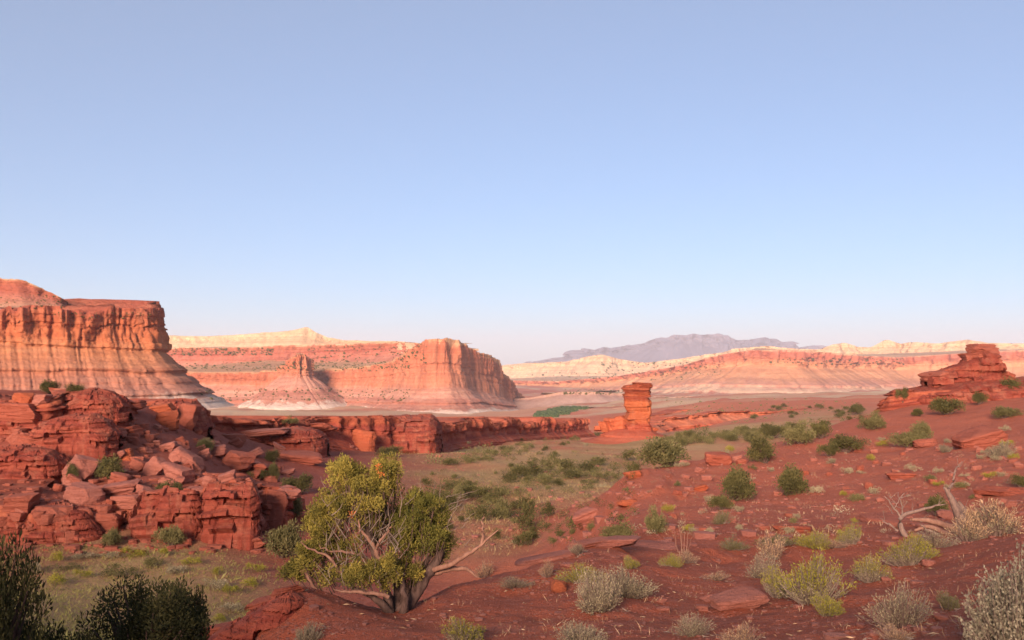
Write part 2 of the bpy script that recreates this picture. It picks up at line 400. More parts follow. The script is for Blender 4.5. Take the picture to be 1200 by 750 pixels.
def scarp(name, ctrl, mat, label, n=400, nb=14, nc=40, ntal=34, setback=300.0, dome=0.0, seed=0, lam=80.0, amp=(.10, .06, .03, .05), batter=.16,
          spread=1.5, closed=False, kind='structure', back_dy=0.0, smooth=2, ledges=9, skyline=0.0, parent=None, jag=0.0):
    """a wall of bedded rock: plateau, cliff and talus apron swept along a plan path (column, distance, row of rim, row of cliff foot, row of apron foot)"""
    s, cols_ = resample(ctrl, n, closed, smooth)
    x, y, yt, yc, yb = cols_[:5]
    if len(cols_) > 5: back_dy = cols_[5]
    d = y
    zt, zc, zb = zof(yt, d), zof(yc, d), zof(yb, d)
    H = np.maximum(zt-zb, 1e-3)
    if closed: tx, ty = np.roll(x, -1)-np.roll(x, 1), np.roll(y, -1)-np.roll(y, 1)
    else: tx, ty = np.gradient(x), np.gradient(y)
    wq = max(3, int(n*.014)*2+1)
    def sm_(v):
        pv = np.concatenate([v[-wq:], v, v[:wq]]) if closed else np.concatenate([np.full(wq, v[0]), v, np.full(wq, v[-1])])
        return np.convolve(np.convolve(pv, np.ones(wq)/wq, 'same'), np.ones(wq)/wq, 'same')[wq:-wq]
    tx, ty = sm_(tx), sm_(ty)
    L = np.hypot(tx, ty)+1e-9; nx, ny = ty/L, -tx/L
    wn = max(5, n//8)*2+1                                 # the plateau runs back along an even direction, shorter where the wall turns sharply
    def smn(v):
        pv = np.concatenate([v[-wn:], v, v[:wn]]) if closed else np.concatenate([np.full(wn, v[0]), v, np.full(wn, v[-1])])
        return np.convolve(pv, np.ones(wn)/wn, 'same')[wn:-wn]
    bx, by = smn(nx), smn(ny); bl = np.hypot(bx, by)
    if closed: bx, by, setb = nx, ny, np.full(n, float(setback))
    else: setb = setback*np.clip(bl, .12, 1)**3; bx, by = bx/np.maximum(bl, .05), by/np.maximum(bl, .05)
    if len(cols_) > 6: setb = setb*cols_[6]
    Hm = float(np.median(H))
    zt = zt + skyline*Hm*fbm(s/lam*1.4, seed=seed+60, o=4) + jag*Hm*np.round(2.5*fbm(s/lam*2.2, seed=seed+61, o=3))/2.5
    but = amp[0]*Hm*fbm(s/lam*.8, seed=seed, o=4)
    rows_z, rows_o, rows_s, rows_b = [], [], [], []
    for j in range(nb):                                   # plateau behind the rim
        q = 1 - j/nb
        z = zt + zof(yt+back_dy, d)*0 + (-back_dy/F*d)*q + dome*Hm*(q**.7)*(0.5+0.8*fbm(s/lam*.6, q*2+3, seed=seed+5, o=3)) + .02*Hm*fbm(s/lam*5, q*6+1, seed=seed+6, o=3)*min(1, q*4)
        rows_z.append(z); rows_o.append(but*(1-q)); rows_b.append(-setb*q); rows_s.append(np.full(n, 1 + .3*q))
    out2 = RNG.random(12); lev = np.sort(RNG.random(ledges)); out = RNG.random(ledges+1)
    for j in range(nc):                                   # cliff
        t = j/(nc-1)
        tj = t + .05*fbm(s/lam*1.3, t*1.5+1, seed=seed+7, o=3)
        z = zt + (zc-zt)*t
        fl = -1.1*ridged(s/lam*2.2, t*.5+1, seed=seed+9, o=5) + .35*np.round(2*noise(s/lam*5.1, t*.8+1, seed=seed+19)) - .5*ridged(s/lam*8.3, t*1.2+1, seed=seed+29, o=2)
        fine = fbm(s/lam*14, t*7+1, seed=seed+10, o=3)
        idx = np.clip(np.searchsorted(lev, tj), 0, ledges)
        led = out[idx]-.5
        o = batter*(zt-zc)*t + but*(1-.0*t) + amp[1]*Hm*fl*(0.25+.75*math.sin(math.pi*min(1, t*.9+.1))) + amp[2]*Hm*led + .012*Hm*fine
        crk = np.clip(ridged(s/lam*6.5, t*.4+1, seed=seed+12, o=2)-.72, 0, 1)
        o = o - crk*amp[1]*Hm*1.6
        if j == 0: z = z - 0*z
        rows_z.append(z); rows_o.append(o); rows_b.append(0*s); rows_s.append(1 - .5*t + 0*s)
    o_end = rows_o[-1]; o_base = batter*(zt-zc) + but
    for j in range(1, ntal+1):                            # talus apron
        t = j/ntal
        z = zc + (zb-zc)*(1-(1-t)**1.35)
        gul = (.35+1.3*np.abs(noise(s/lam*1.1, seed=seed+71)))*ridged(s/lam*4.8 + .3*fbm(s/lam, t*2+1, seed=seed+15, o=2), t*.5+1, seed=seed+16, o=4)
        gfine = ridged(s/lam*15 , t*.8+1, seed=seed+17, o=3)
        k = min(1, t*3)
        o = o_end*(1-k) + (o_base - .3*amp[1]*Hm)*k*(1-.4*t) + spread*(zc-zb)*t*(1+.0*gul) + amp[3]*Hm*(gul*.8+.35*gfine)*min(1, t*2.5) + amp[2]*1.6*Hm*(out2[np.clip((np.clip(t+.05*fbm(s/lam*.9, t+1, seed=seed+23, o=3), 0, 1)*11).astype(int), 0, 11)]-.5)*math.sin(math.pi*t)
        rows_z.append(z); rows_o.append(o); rows_b.append(0*s); rows_s.append(.5*(1-(1-(1-t)**1.35)) + 0*s)
    Zr, Or, Sr, Br = np.array(rows_z).T, np.array(rows_o).T, np.array(rows_s).T, np.array(rows_b).T
    V = np.stack([x[:, None]+nx[:, None]*Or+bx[:, None]*Br, y[:, None]+ny[:, None]*Or+by[:, None]*Br, Zr], -1)
    f = grid_faces(V.shape[0], V.shape[1], closed)[:, ::-1]
    if closed:                                            # lid over the back rows
        pass
    me = mesh_np(name, V, f, attrs={'strat': Sr + .03*fbm(V[..., 0]/lam, V[..., 1]/lam, seed=seed+20, o=3)}, mats=[mat])
    ob = obj(name, me, parent)
    if kind: tag(ob, label, kind=kind)
    return ob, V.reshape(-1, 3), f

CREAM = (.66, .50, .32); SALM = (.55, .24, .14); PINK = (.50, .26, .19); WHITE = (.68, .58, .48); ORNG = (.58, .25, .11); BRICK = (.40, .13, .075)
def sm(*st): return [(p/1.3, c) for p, c in st]           # strat runs 0..1.3
def smat(name, lam, st, **k):
    m = strata_mat(name, st, lam, **k)
    # rescale the attribute 0..1.3 to the ramp
    t = m.node_tree
    rampn = [q for q in t.nodes if q.bl_idname == 'ShaderNodeValToRGB'][0]
    src = rampn.inputs[0].links[0].from_socket
    t.links.new(mth(t, 'DIVIDE', src, 1.3), rampn.inputs[0])
    return m
m_mesa1 = smat('left_mesa_rock', 32, sm((0, WHITE), (.06, WHITE), (.12, PINK), (.28, (.54, .25, .155)), (.40, (.56, .26, .14)), (.5, (.56, .25, .12)), (.62, (.54, .20, .09)), (.8, (.50, .165, .075)), (.92, (.48, .17, .09)), (1.0, (.40, .12, .075)), (1.3, (.42, .15, .09))), streak=.18, bumpd=2.5)
m_mesa2 = smat('middle_mesa_rock', 80, sm((0, WHITE), (.15, WHITE), (.18, PINK), (.3, (.52, .24, .17)), (.38, (.60, .34, .25)), (.5, (.56, .27, .18)), (.56, SALM), (.8, (.54, .20, .11)), (.95, (.50, .18, .10)), (1.0, (.60, .36, .2)), (1.12, (.64, .4, .24)), (1.3, (.60, .34, .2))), bumpd=5)
m_tier = smat('upper_tier_rock', 80, sm((0, (.58, .36, .24)), (.3, (.52, .26, .18)), (.5, (.50, .2, .14)), (.75, (.44, .15, .1)), (.95, (.5, .2, .12)), (1.0, CREAM), (1.3, CREAM)), bumpd=5)
m_dome = smat('cream_dome_rock', 120, sm((0, (.58, .38, .24)), (.3, CREAM), (.6, (.70, .52, .32)), (1.0, (.72, .55, .34)), (1.3, (.72, .56, .36))), streak=.2, bumpd=8)
m_far = smat('far_ridge_rock', 200, sm((0, (.45, .2, .16)), (.08, (.48, .2, .14)), (.12, (.62, .46, .32)), (.16, (.60, .42, .29)), (.22, PINK), (.35, (.60, .31, .17)), (.5, (.64, .34, .18)), (.62, (.62, .3, .16)), (.8, (.5, .18, .11)), (.95, (.5, .18, .12)), (1.0, (.64, .4, .25)), (1.3, CREAM)), bumpd=8)
m_hill = smat('grey_pink_hill', 120, sm((0, (.46, .3, .24)), (.3, (.48, .33, .27)), (.5, (.40, .25, .2)), (1.0, (.5, .34, .25)), (1.3, (.5, .36, .25))), bumpd=3)
m_mount, t, b = nodes('haze_tinted_mountain', 0.95)
c = mixc(t, mapr(t, tnoise(t, posn(t), 1/1500.0, 6, .7), .35, .65, 0, 1), (.07, .085, .13), (.15, .15, .2)); t.links.new(c, b.inputs['Base Color'])  # rock tinted blue: distance haze is put into the base colour

scarp('left_mesa', [(-330,690,350,402,492),(-120,740,352,404,490),(0,775,353,402,486),(40,788,358,408,484),(75,800,359,408,482),(105,810,360,409,481),(120,816,360,410,480),(150,828,361,413,478),(172,840,361,414,477),(181,862,361,414,476),(182,960,360,416,474),(174,1120,362,416,470),(160,1350,365,416,466)],
      m_mesa1, 'tall orange mesa at the left with a sheer fluted wall above pale talus', n=900, nc=76, ntal=60, setback=140, spread=1.35, seed=11, lam=38, amp=(.07, .065, .05, .045), jag=.08, smooth=1)
scarp('left_mesa_cap', [(-330,744,318,340,362),(-60,840,322,340,362),(0,856,326,344,362),(22,856,328,345,362),(38,862,334,348,363),(52,868,340,350,363),(70,873,350,356,364),(78,896,357,361,366),(76,980,358,362,366),(70,1092,360,364,368)],
      m_tier, 'dark red stepped cap rising above the left mesa wall', n=320, nc=24, ntal=16, setback=110, seed=29, lam=22, amp=(.25, .16, .14, .12), skyline=.10, jag=.14, smooth=1, back_dy=2)
scarp('middle_mesa', [(150,3300,436,450,488,-14,1),(205,2900,436,450,488,-14,1),(300,2800,436,452,489,-14,1),(360,2750,434,454,490,-14,1),(420,2620,431,455,490,-15,1),(455,2480,424,455,490,-7,0.8),(482,2340,408,455,490,0,0.4),(500,2290,398,455,490,14,0.25),(522,2270,396,454,490,14,0.25),(538,2320,398,455,489,14,0.25),(548,2450,405,458,488,14,0.25),(562,2480,412,460,487,14,0.25),(576,2540,416,464,487,14,0.25),(582,2700,424,466,486,14,0.25),(596,2760,444,470,486,14,0.25),(604,3000,456,473,485,14,0.25),(618,3300,468,476,484,14,0.25)],
      m_mesa2, 'broad salmon mesa with a blunt fluted prow and white banded foot', n=1100, nc=76, ntal=64, setback=420, seed=43, lam=80, amp=(.08, .08, .055, .05), jag=.03, smooth=1)
scarp('middle_mesa_tier', [(120,3700,408,424,434,-3,1),(200,3400,408,424,434,-3,1),(300,3250,406,424,434,-3,1),(360,3200,404,422,438,-3,1),(420,3050,402,418,444,-3,1),(462,2900,401,414,446,18,.1),(488,2850,402,412,446,18,.1),(506,2950,410,416,440,18,.1),(516,3100,418,424,440,18,.1)],
      m_tier, 'dark red ledge band running along the top of the middle mesa', n=420, nc=26, ntal=16, setback=500, seed=57, lam=90, amp=(.3, .15, .12, .1), skyline=.05, smooth=1, back_dy=-3)
scarp('dome_ridge', [(60,4300,398,406,415),(190,4200,393,404,414),(240,4200,394,405,414),(300,4150,390,404,414),(338,4100,387,403,413),(350,4080,385,402,412),(358,4080,383,402,412),(368,4080,389,402,412),(382,4080,396,404,412),(400,4000,398,404,411),(440,3950,399,404,410),(480,3950,401,405,409),(560,4100,408,409,412)],
      m_dome, 'cream sandstone domes showing over the middle mesa', n=420, nc=20, ntal=12, setback=160, seed=61, lam=150, amp=(.5, .2, .06, .1), batter=1.2, skyline=.06, smooth=1, back_dy=16)
scarp('fluted_butte', [(350,2660,419,440,478),(338,2640,424,440,480),(330,2590,430,440,482),(338,2555,420,440,484),(350,2540,414,441,486),(360,2555,416,441,485),(366,2590,422,440,483),(362,2640,421,440,480)],
      m_mesa2, 'small fluted butte on a pale cone in front of the middle mesa', n=300, nc=34, ntal=44, setback=38, seed=77, lam=38, amp=(.05, .12, .04, .06), spread=1.55, closed=True, smooth=1, skyline=.03)
scarp('far_ridge', [(540,6400,446,451,470),(600,6000,446,451,468),(650,5600,447,451,467),(720,5200,441,447,465),(800,4800,427,437,465),(850,4550,414,430,467),(880,4450,410,428,468),(930,4450,411,430,468),(975,4550,413,432,468),(1000,4700,417,432,468),(1050,4900,419,433,466),(1100,4800,416,432,466),(1160,4700,412,430,466),(1230,4600,409,430,468),(1420,4300,405,430,470)],
      m_far, 'long far ridge with red cliffs over orange slopes at the right', n=700, nc=34, ntal=44, setback=900, seed=83, lam=170, amp=(.32, .16, .07, .17), spread=2.6, back_dy=-4, smooth=1)
scarp('far_dome_ridge', [(520,9000,432,438,446),(590,8600,428,436,446),(625,8400,425,434,446),(660,8200,424,434,446),(690,8000,418,432,445),(706,7900,415,430,444),(725,7900,421,432,444),(755,7900,425,432,442),(800,7600,420,426,438),(860,7200,409,418,430),(900,7000,405,414,428),(935,6900,409,416,428),(962,6800,410,416,430),(975,6800,404,416,430),(990,6800,401,416,430),(1006,6800,406,416,430),(1022,6800,407,416,430),(1040,6800,397,414,430),(1056,6800,403,414,430),(1075,6700,401,413,430),(1100,6600,403,413,430),(1135,6500,398,412,430),(1160,6500,402,412,430),(1200,6400,403,412,430),(1420,6000,400,412,430)],
      m_dome, 'pale cream domes lined along the skyline at the right', n=700, nc=30, ntal=16, setback=330, seed=91, lam=220, amp=(.5, .25, .06, .12), batter=1.0, skyline=.04, smooth=1, back_dy=9)
scarp('grey_hill', [(560,2900,470,472,486),(620,2750,466,468,484),(660,2700,459,462,482),(700,2650,459,462,480),(740,2700,462,465,478),(800,2900,466,468,476)],
      m_hill, 'low grey pink hill behind the green valley', n=260, nc=8, ntal=26, setback=400, seed=97, lam=90, amp=(.4, .05, .02, .14), spread=3.0, back_dy=2)
scarp('pink_hill', [(655,1500,487,488,500),(680,1420,482,484,500),(720,1400,478,480,500),(760,1400,475,477,498),(820,1500,477,479,494),(880,1600,479,480,490)],
      m_hill, 'smooth pink rise behind the standing pillar', n=260, nc=8, ntal=26, setback=50, seed=101, lam=60, amp=(.4, .05, .02, .14), spread=3.0, back_dy=1)
m_red_low = strata_mat('red_badland_rock', [(0, (.50, .16, .09)), (.3, (.46, .13, .075)), (.5, (.56, .2, .11)), (1.0, (.48, .14, .08)), (1.3, (.52, .17, .09))], 25, .1, .3, 1.2)
m_cream_low = strata_mat('cream_badland_rock', [(0, (.56, .36, .22)), (.4, (.66, .52, .33)), (.7, (.68, .56, .38)), (1.0, (.62, .44, .28)), (1.3, (.6, .38, .24))], 60, .1, .2, 2)
for row, mat_, lab_, sd_ in (
    ([(752,560,499,501,516),(790,580,491,493,514),(850,600,485,488,511),(900,620,483,485,508),(960,640,479,482,504),(1010,680,477,480,500),(1080,720,476,480,500)], m_red_low, 'broken red badland slope rising behind the valley bushes', 171),
    ([(735,900,490,492,500),(800,930,481,483,496),(860,960,478,481,493),(930,1000,475,478,490),(1000,1040,472,475,487),(1090,1080,471,475,487)], m_red_low, 'second red badland step behind the first', 177),
    ([(700,1600,476,477,482),(760,1650,473,475,480),(830,1700,470,472,478),(900,1750,468,471,477),(980,1800,466,469,476),(1080,1850,465,468,476)], m_cream_low, 'pale cream badland band beyond the red flats', 183),
    ([(760,2500,467,469,474),(820,2550,464,467,472),(900,2600,462,465,471),(990,2650,461,464,471),(1090,2700,460,464,470)], m_hill, 'pink badland rise below the far ridge', 189)):
    scarp('badland_slope', row, mat_, lab_, n=420, nb=8, nc=10, ntal=22, setback=row[0][1]*.03, seed=sd_, lam=row[0][1]/16, amp=(.9, .3, .2, .3), spread=2.6, skyline=.12, smooth=1, back_dy=1.2, jag=.1)
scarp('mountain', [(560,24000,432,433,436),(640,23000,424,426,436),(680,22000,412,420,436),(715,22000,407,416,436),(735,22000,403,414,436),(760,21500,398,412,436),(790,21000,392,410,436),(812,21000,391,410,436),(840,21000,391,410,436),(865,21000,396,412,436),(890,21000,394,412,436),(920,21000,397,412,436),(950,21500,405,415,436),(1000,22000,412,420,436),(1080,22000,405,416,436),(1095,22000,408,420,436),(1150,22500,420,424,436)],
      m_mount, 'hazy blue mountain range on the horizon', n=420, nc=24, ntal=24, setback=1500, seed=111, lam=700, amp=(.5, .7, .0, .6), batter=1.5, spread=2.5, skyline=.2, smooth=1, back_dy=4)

BV = [(GV.reshape(-1, 3), GF)]
# red rim wall across the valley, nearest at the left
_, v, f = scarp('rim_wall', [(150,122,486,500,512),(178,122,469,500,514),(205,124,470,500,518),(228,128,472,503,520),(245,140,486,504,518),(290,150,490,503,520),(340,165,489,506,526),(380,178,490,508,530),(420,186,489,518,540),(455,190,489,522,544),(490,205,488,522,542),(508,215,488,522,538),(516,235,494,518,532),(545,255,494,514,526),(552,262,489,512,524),(572,283,490,509,522),(575,286,496,509,522),(589,299,495,508,519),(592,301,490,508,519),(606,320,490,508,517),(609,324,497,508,517),(630,348,495,507,515),(634,351,489,507,515),(645,362,489,506,514),(649,366,495,506,514),(672,385,494,504,512),(676,388,490,504,512),(690,400,491,503,511)],
      m_wall, 'long red rim wall of bedded rock crossing the valley', n=620, nc=40, ntal=22, setback=34, seed=131, lam=11, amp=(.22, .17, .17, .07), spread=1.5, back_dy=3, ledges=8, smooth=1, jag=.10)
BV.append((v, f))
# bedded ledges of the left outcrop
_, v, f = scarp('outcrop_ledge', [(-160,99,458,486,504),(-30,97,462,490,508),(0,96,470,494,510),(30,95,468,494,510),(56,95,466,496,512),(72,97,460,490,510),(100,98,458,486,508),(138,100,464,488,506),(160,108,474,486,500)],
      m_ledge, 'broken upper ledge along the crest of the left outcrop', n=300, nc=36, ntal=16, setback=9, seed=141, lam=4.5, amp=(.22, .10, .26, .06), spread=1.0, back_dy=-2, ledges=6, smooth=1, jag=.04)
BV.append((v, f))
_, v, f = scarp('outcrop_foot', [(-160,74,580,640,652),(-40,73,588,640,650),(20,72,594,636,648),(70,73,598,636,648),(110,75,592,636,648),(160,77,580,632,648),(205,78,576,634,648),(232,78,578,632,646),(245,77,568,630,646),(290,77,567,628,646),(304,81,572,622,644),(312,79,570,612,640),(336,80,571,612,640),(352,88,582,612,636)],
      m_ledge, 'red rock face along the foot of the left outcrop', n=380, nc=44, ntal=14, setback=12, seed=151, lam=4.5, amp=(.12, .07, .17, .05), spread=.9, back_dy=-8, ledges=6, smooth=1)
BV.append((v, f))
_, v, f = scarp('slope_ledge', [(1030,121,470,478,484),(1045,119,464,474,482),(1075,118,459,470,480),(1110,117,457,469,480),(1150,117,457,470,482),(1185,118,456,470,482),(1230,122,452,470,484),(1300,128,444,464,480)],
      m_ledge, 'red ledge under the butte on the right slope', n=260, nc=24, ntal=12, setback=12, seed=161, lam=5, amp=(.3, .1, .25, .08), spread=1.5, back_dy=-2, ledges=4, smooth=1)
BV.append((v, f))

def make_bvh(parts):
    vs, fs, o = [], [], 0
    for v, f in parts:
        vs.append(v); fs.append(f+o); o += len(v)
    return BVHTree.FromPolygons(np.concatenate(vs).tolist(), np.concatenate(fs).tolist())
BVH = make_bvh(BV)
def hit(px, py):
    r = Vector(ray(px, py)).normalized(); o = Vector((0, 0, EZ))
    h = BVH.ray_cast(o, r, 2500)
    k = 0
    while h[0] is None and k < 60:
        py += 2; k += 1; h = BVH.ray_cast(o, Vector(ray(px, py)).normalized(), 2500)
    return h[0]
def ground_z(x, y, zmax=80):
    h = BVH.ray_cast(Vector((x, y, zmax)), Vector((0, 0, -1)), 400)
    return h[0].z if h[0] else 0.0

# ------------------------------------------------------------------ rocks
def rock_np(seed, n=7, planes=9, power=7.0, strat=0.03, rough=0.05):
    """an angular block in the unit box, split by random joint planes and grooved along its beds"""
    r = np.random.default_rng(seed)
    lin = np.linspace(-1, 1, n); faces = []; V = []
    o = 0
    for ax in range(3):
        for sg in (-1, 1):
            a, b2 = np.meshgrid(lin, lin, indexing='ij')
            p = np.zeros((n, n, 3)); p[..., ax] = sg; p[..., (ax+1) % 3] = a*sg; p[..., (ax+2) % 3] = b2
            V.append(p.reshape(-1, 3)); faces.append(grid_faces(n, n)+o); o += n*n
    V = np.concatenate(V); fc = np.concatenate(faces)
    key = np.round(V*1000).astype(np.int64); _, first, inv = np.unique(key, axis=0, return_index=True, return_inverse=True)
    V = V[first]; fc = np.asarray(inv).ravel()[fc]
    l = (np.abs(V)**power).sum(1)**(1/power); V = V/l[:, None]
    for _ in range(planes):
        nn = r.normal(size=3); nn[2] *= .55; nn /= np.linalg.norm(nn)
        dd = r.uniform(.62, .98)*np.abs(nn).sum()*.8
        e = np.maximum(0, V @ nn - dd); V = V - e[:, None]*nn
    sh = r.uniform(-.25, .25, 2); V[:, 0] += sh[0]*V[:, 2]; V[:, 1] += sh[1]*V[:, 2]
    rad = V/np.maximum(np.linalg.norm(V, axis=1), .1)[:, None]
    V = V + rad*(rough*fbm(V[:, 0]*1.7+seed, V[:, 1]*1.7, V[:, 2]*2.5, seed=seed, o=4))[:, None]
    if n > 12: V = V + rad*(.03*fbm(V[:, 0]*5+seed, V[:, 1]*5, V[:, 2]*9, seed=seed+8, o=3) - .06*np.clip(ridged(V[:, 0]*1.3+seed, V[:, 1]*1.3, V[:, 2]*1.8, seed=seed+9, o=2)-.72, 0, 1)*3)[:, None]
    g = noise(V[:, 2]*4+seed*1.7, V[:, 0]*.4+3, seed=seed+3)
    V[:, :2] *= (1 + strat*2*np.round(g*1.5)/1.5)[:, None]
    V *= .5/np.abs(V).max(0)
    return V, fc
def rock_mesh(name, seed, mat, smooth=False, **k):
    V, f = rock_np(seed, **k)
    me = mesh_np(name, V, f, smooth=smooth, mats=[mat])
    return me
ROCKS = {}
def rock(px, py, w, h, tilt, label, name='boulder', mat=None, depth=.9, cat='rock', group=None, seed=None, sink=.18, yaw=None, d=None):
    mat = mat or m_rock
    p = hit(px, py) if d is None else at(px, py, d)
    if p is None: return
    k = p.y/F; seed = seed if seed is not None else random.randint(0, 9)
    key = (mat.name, seed)
    if key not in ROCKS: ROCKS[key] = rock_mesh(name, seed*7+3, mat, n=17, planes=10, strat=.035, rough=.07)
    W_, H_ = w*k, h*k
    q = obj(name, ROCKS[key], None, (p.x, p.y + .25*W_*depth, p.z + H_*(.5-sink)), (random.uniform(-.12, .12), math.radians(tilt), random.uniform(-.35, .35) if yaw is None else yaw), (W_*1.08, W_*depth, H_*1.15))
    return tag(q, label, cat, group)

OUT = [ # column, row of the foot, width, height, tilt, label
 (26,471,22,12,2,'small orange block on the crest at the far left of the outcrop','orange'),
 (46,473,22,12,-3,'pale cracked block on the crest beside the smallest orange block','pale'),
 (22,497,70,26,2,'wide dark ledge block at the left edge under the crest',''),
 (96,481,52,25,-6,'largest crest block of the left outcrop, just right of the crest shrubs',''),
 (129,482,22,22,8,'upright block at the right end of the outcrop crest',''),
 (154,479,36,9,-14,'thin pointed slab jutting right from the outcrop crest',''),
 (75,512,64,24,-12,'long tilted slab below the largest crest block',''),
 (139,498,30,14,12,'tilted block below the thin pointed slab',''),
 (116,518,26,24,6,'squarish boulder in the middle of the upper outcrop',''),
 (154,510,25,12,-10,'small wedge under the tilted block near the outcrop skyline',''),
 (38,527,54,18,3,'low ledge block at the left below the wide ledge',''),
 (85,567,40,36,14,'big rounded boulder beside the upright green shrub of the outcrop','pale'),
 (94,592,42,25,18,'broken pinkish block below the big rounded boulder','pale'),
 (133,581,54,15,-9,'flat pink slab lying below the round green shrub','pale'),
 (147,594,38,15,-4,'second flat pink slab, directly under the first','pale'),
 (207,566,42,22,22,'large smooth leaning slab in the middle of the left outcrop','pale'),
 (215,550,40,22,34,'smooth slab propped on the large leaning slab','pale'),
 (178,557,22,24,38,'narrow leaning slab left of the smooth leaning pair','pale'),
 (231,583,24,13,8,'small flat stone above the big face at the outcrop foot','pale'),
 (246,582,16,10,12,'smallest flat stone above the big face at the outcrop foot','pale'),
 (111,542,24,14,6,'low block under the squarish boulder',''),
 (146,538,22,13,-10,'orange block among the rubble in the middle of the outcrop','orange'),
 (160,552,18,14,25,'wedge between the rubble and the narrow leaning slab',''),
 (333,582,34,12,10,'thin pinkish slab capping the right end block of the outcrop','pale'),
 (320,613,38,42,3,'upright block ending the left outcrop by the dark cleft',''),
 (272,600,58,34,-2,'big squared block at the outcrop foot left of the dark cleft',''),
 (262,634,84,32,-7,'long undercut face block at the outcrop foot',''),
 (196,606,66,30,4,'broad face block under the outcrop shrub with hanging twigs',''),
 (55,612,46,20,6,'rounded block low at the left of the outcrop',''),
 (20,600,44,22,-4,'low block at the left border of the outcrop',''),
 (110,622,50,24,5,'dull brown block at the outcrop foot left of the small trees',''),
 (292,643,46,14,-4,'thin bottom slab under the undercut face block',''),
 (196,500,26,20,-6,'orange block on the second rise behind the outcrop','orange'),
 (217,500,28,30,4,'tall cracked block ending the second rise behind the outcrop',''),
 (190,486,30,14,-8,'capping stone of the second rise behind the outcrop','orange'),
 (300,512,70,9,-7,'long pale slab lying along the rim left of the block wall','pale'),
 (360,506,60,9,-6,'long dark slab on the rim wall above the main juniper',''),
 (426,528,38,26,8,'lone orange boulder under the rim wall behind the main juniper','orange'),
 (350,542,50,12,5,'low worn block on the red slope left of the main juniper',''),
 (272,548,44,20,6,'brown block above the outcrop foot near the tall shrub',''),
 (300,556,40,14,3,'flat brown stone behind the upright end block',''),
]
for i, (px, py, w, h, tl, lab, kd) in enumerate(OUT):
    rock(px, py, w, h, tl, lab, name='flat_rock' if w > 2.4*h else 'boulder', mat={'': m_rock, 'pale': m_pale, 'orange': m_orange}[kd], seed=i % 16)
FORE = [
 (655,694,17,15,20,'small bright red stone standing on the bare soil left of the grey shrub','orange'),
 (836,705,26,9,-8,'reddish flat stone left of the large yellow topped shrub','pale'),
 (868,712,60,16,-9,'long low slab beside the large yellow topped shrub','pale'),
 (826,716,18,8,5,'small stone in front of the reddish flat stone','pale'),
 (1112,608,24,11,6,'smooth grey pink boulder lying among the dead branches','pale'),
 (1186,594,12,9,0,'round pink stone right of the tan brush','pale'),
 (1107,727,20,6,8,'pale flat chip on the soil below the dark green low shrub','pale'),
 (1092,662,18,7,4,'pinkish chip right of the brightest yellow green shrub','pale'),
 (1040,682,12,7,4,'small stone right of the olive shrub at the edge of the bench','pale'),
 (775,706,14,6,4,'small pale stone right of the big grey shrub','pale'),
 (777,716,16,6,-4,'flat pale stone lying in front of the small pale stone','pale'),
 (720,640,60,9,-4,'flat pink slab at the bench edge below the small hillside tree','pale'),
 (266,756,64,26,-10,'dark undercut slab at the bottom edge where the bench breaks off',''),
 (300,716,56,12,-16,'flat red slab along the broken left edge of the bench',''),
 (336,697,40,9,-12,'small ledge slab on the bench edge left of the main juniper',''),
 (690,641,46,8,-8,'flat pink slab at the bench edge, left of its twin','pale'),
 (640,658,70,7,-10,'long pink slab along the bench edge behind the pale tuft','pale'),
 (770,642,50,6,2,'thin pink ledge stone below the dry stalks','pale'),
 (843,544,30,15,4,'dark block beside the round shrub on the knoll crest',''),
 (745,560,26,9,-8,'red block breaking the left edge of the knoll','orange'),
 (738,592,30,8,-5,'low red ledge stone on the knoll flank','orange'),
 (820,575,22,8,-12,'red ledge stone in the middle of the knoll','orange'),
 (1155,522,60,22,-16,'big red slab on the right slope below the butte',''),
 (1090,522,30,9,-6,'red slab right of the olive hillside bush',''),
 (1060,560,34,8,-2,'thin overhanging red slab on the right slope above the dead tree',''),
 (1180,580,60,10,4,'long red slab at the right edge above the tan brush',''),
 (930,622,44,7,-2,'dark edged slab above the yellow tufts on the bench edge',''),
 (1040,612,50,6,0,'thin red slab behind the fallen dead tree',''),
 (690,612,36,18,-22,'rough pale slab on the left foot of the knoll','pale'),
 (720,625,20,12,6,'red block under the twisted shrub on the knoll foot',''),
]
for i, (px, py, w, h, tl, lab, kd) in enumerate(FORE):
    rock(px, py, w, h, tl, lab, name='flat_rock' if w > 2.4*h else 'stone', mat={'': m_rock, 'pale': m_pale, 'orange': m_orange}[kd], seed=(i*3) % 16, sink=.22 if h > 8 else .35)
# rubble big enough to point at, outcrop and right slope
for px, py, s_ in [(random.uniform(5, 345), random.uniform(500, 640), random.uniform(9, 17)) for _ in range(95)]:
    rock(px, py, s_, s_*random.uniform(.45, .8), random.uniform(-25, 25), 'angular red rubble block ' + ('high' if py < 545 else 'half way up' if py < 592 else 'at the foot') + ' on the left outcrop, ' + ('left third' if px < 115 else 'middle third' if px < 230 else 'right third'), mat=random.choice([m_rock, m_rock, m_pale]), group='rubble on the left outcrop', seed=random.randint(0, 15))
for _ in range(75):
    px = random.uniform(0, 335); py = random.uniform(502, 628); s_ = random.uniform(14, 27)
    rock(px, py, s_, s_*random.uniform(.25, .6), random.choice([-1, 1])*random.uniform(5, 38), 'tilted slab ' + ('high' if py < 545 else 'half way up' if py < 592 else 'low') + ' on the left outcrop, ' + ('left third' if px < 115 else 'middle third' if px < 230 else 'right third'), name='flat_rock', mat=random.choice([m_rock, m_pale, m_pale]), group='jumbled slabs of the left outcrop', seed=random.randint(0, 15))
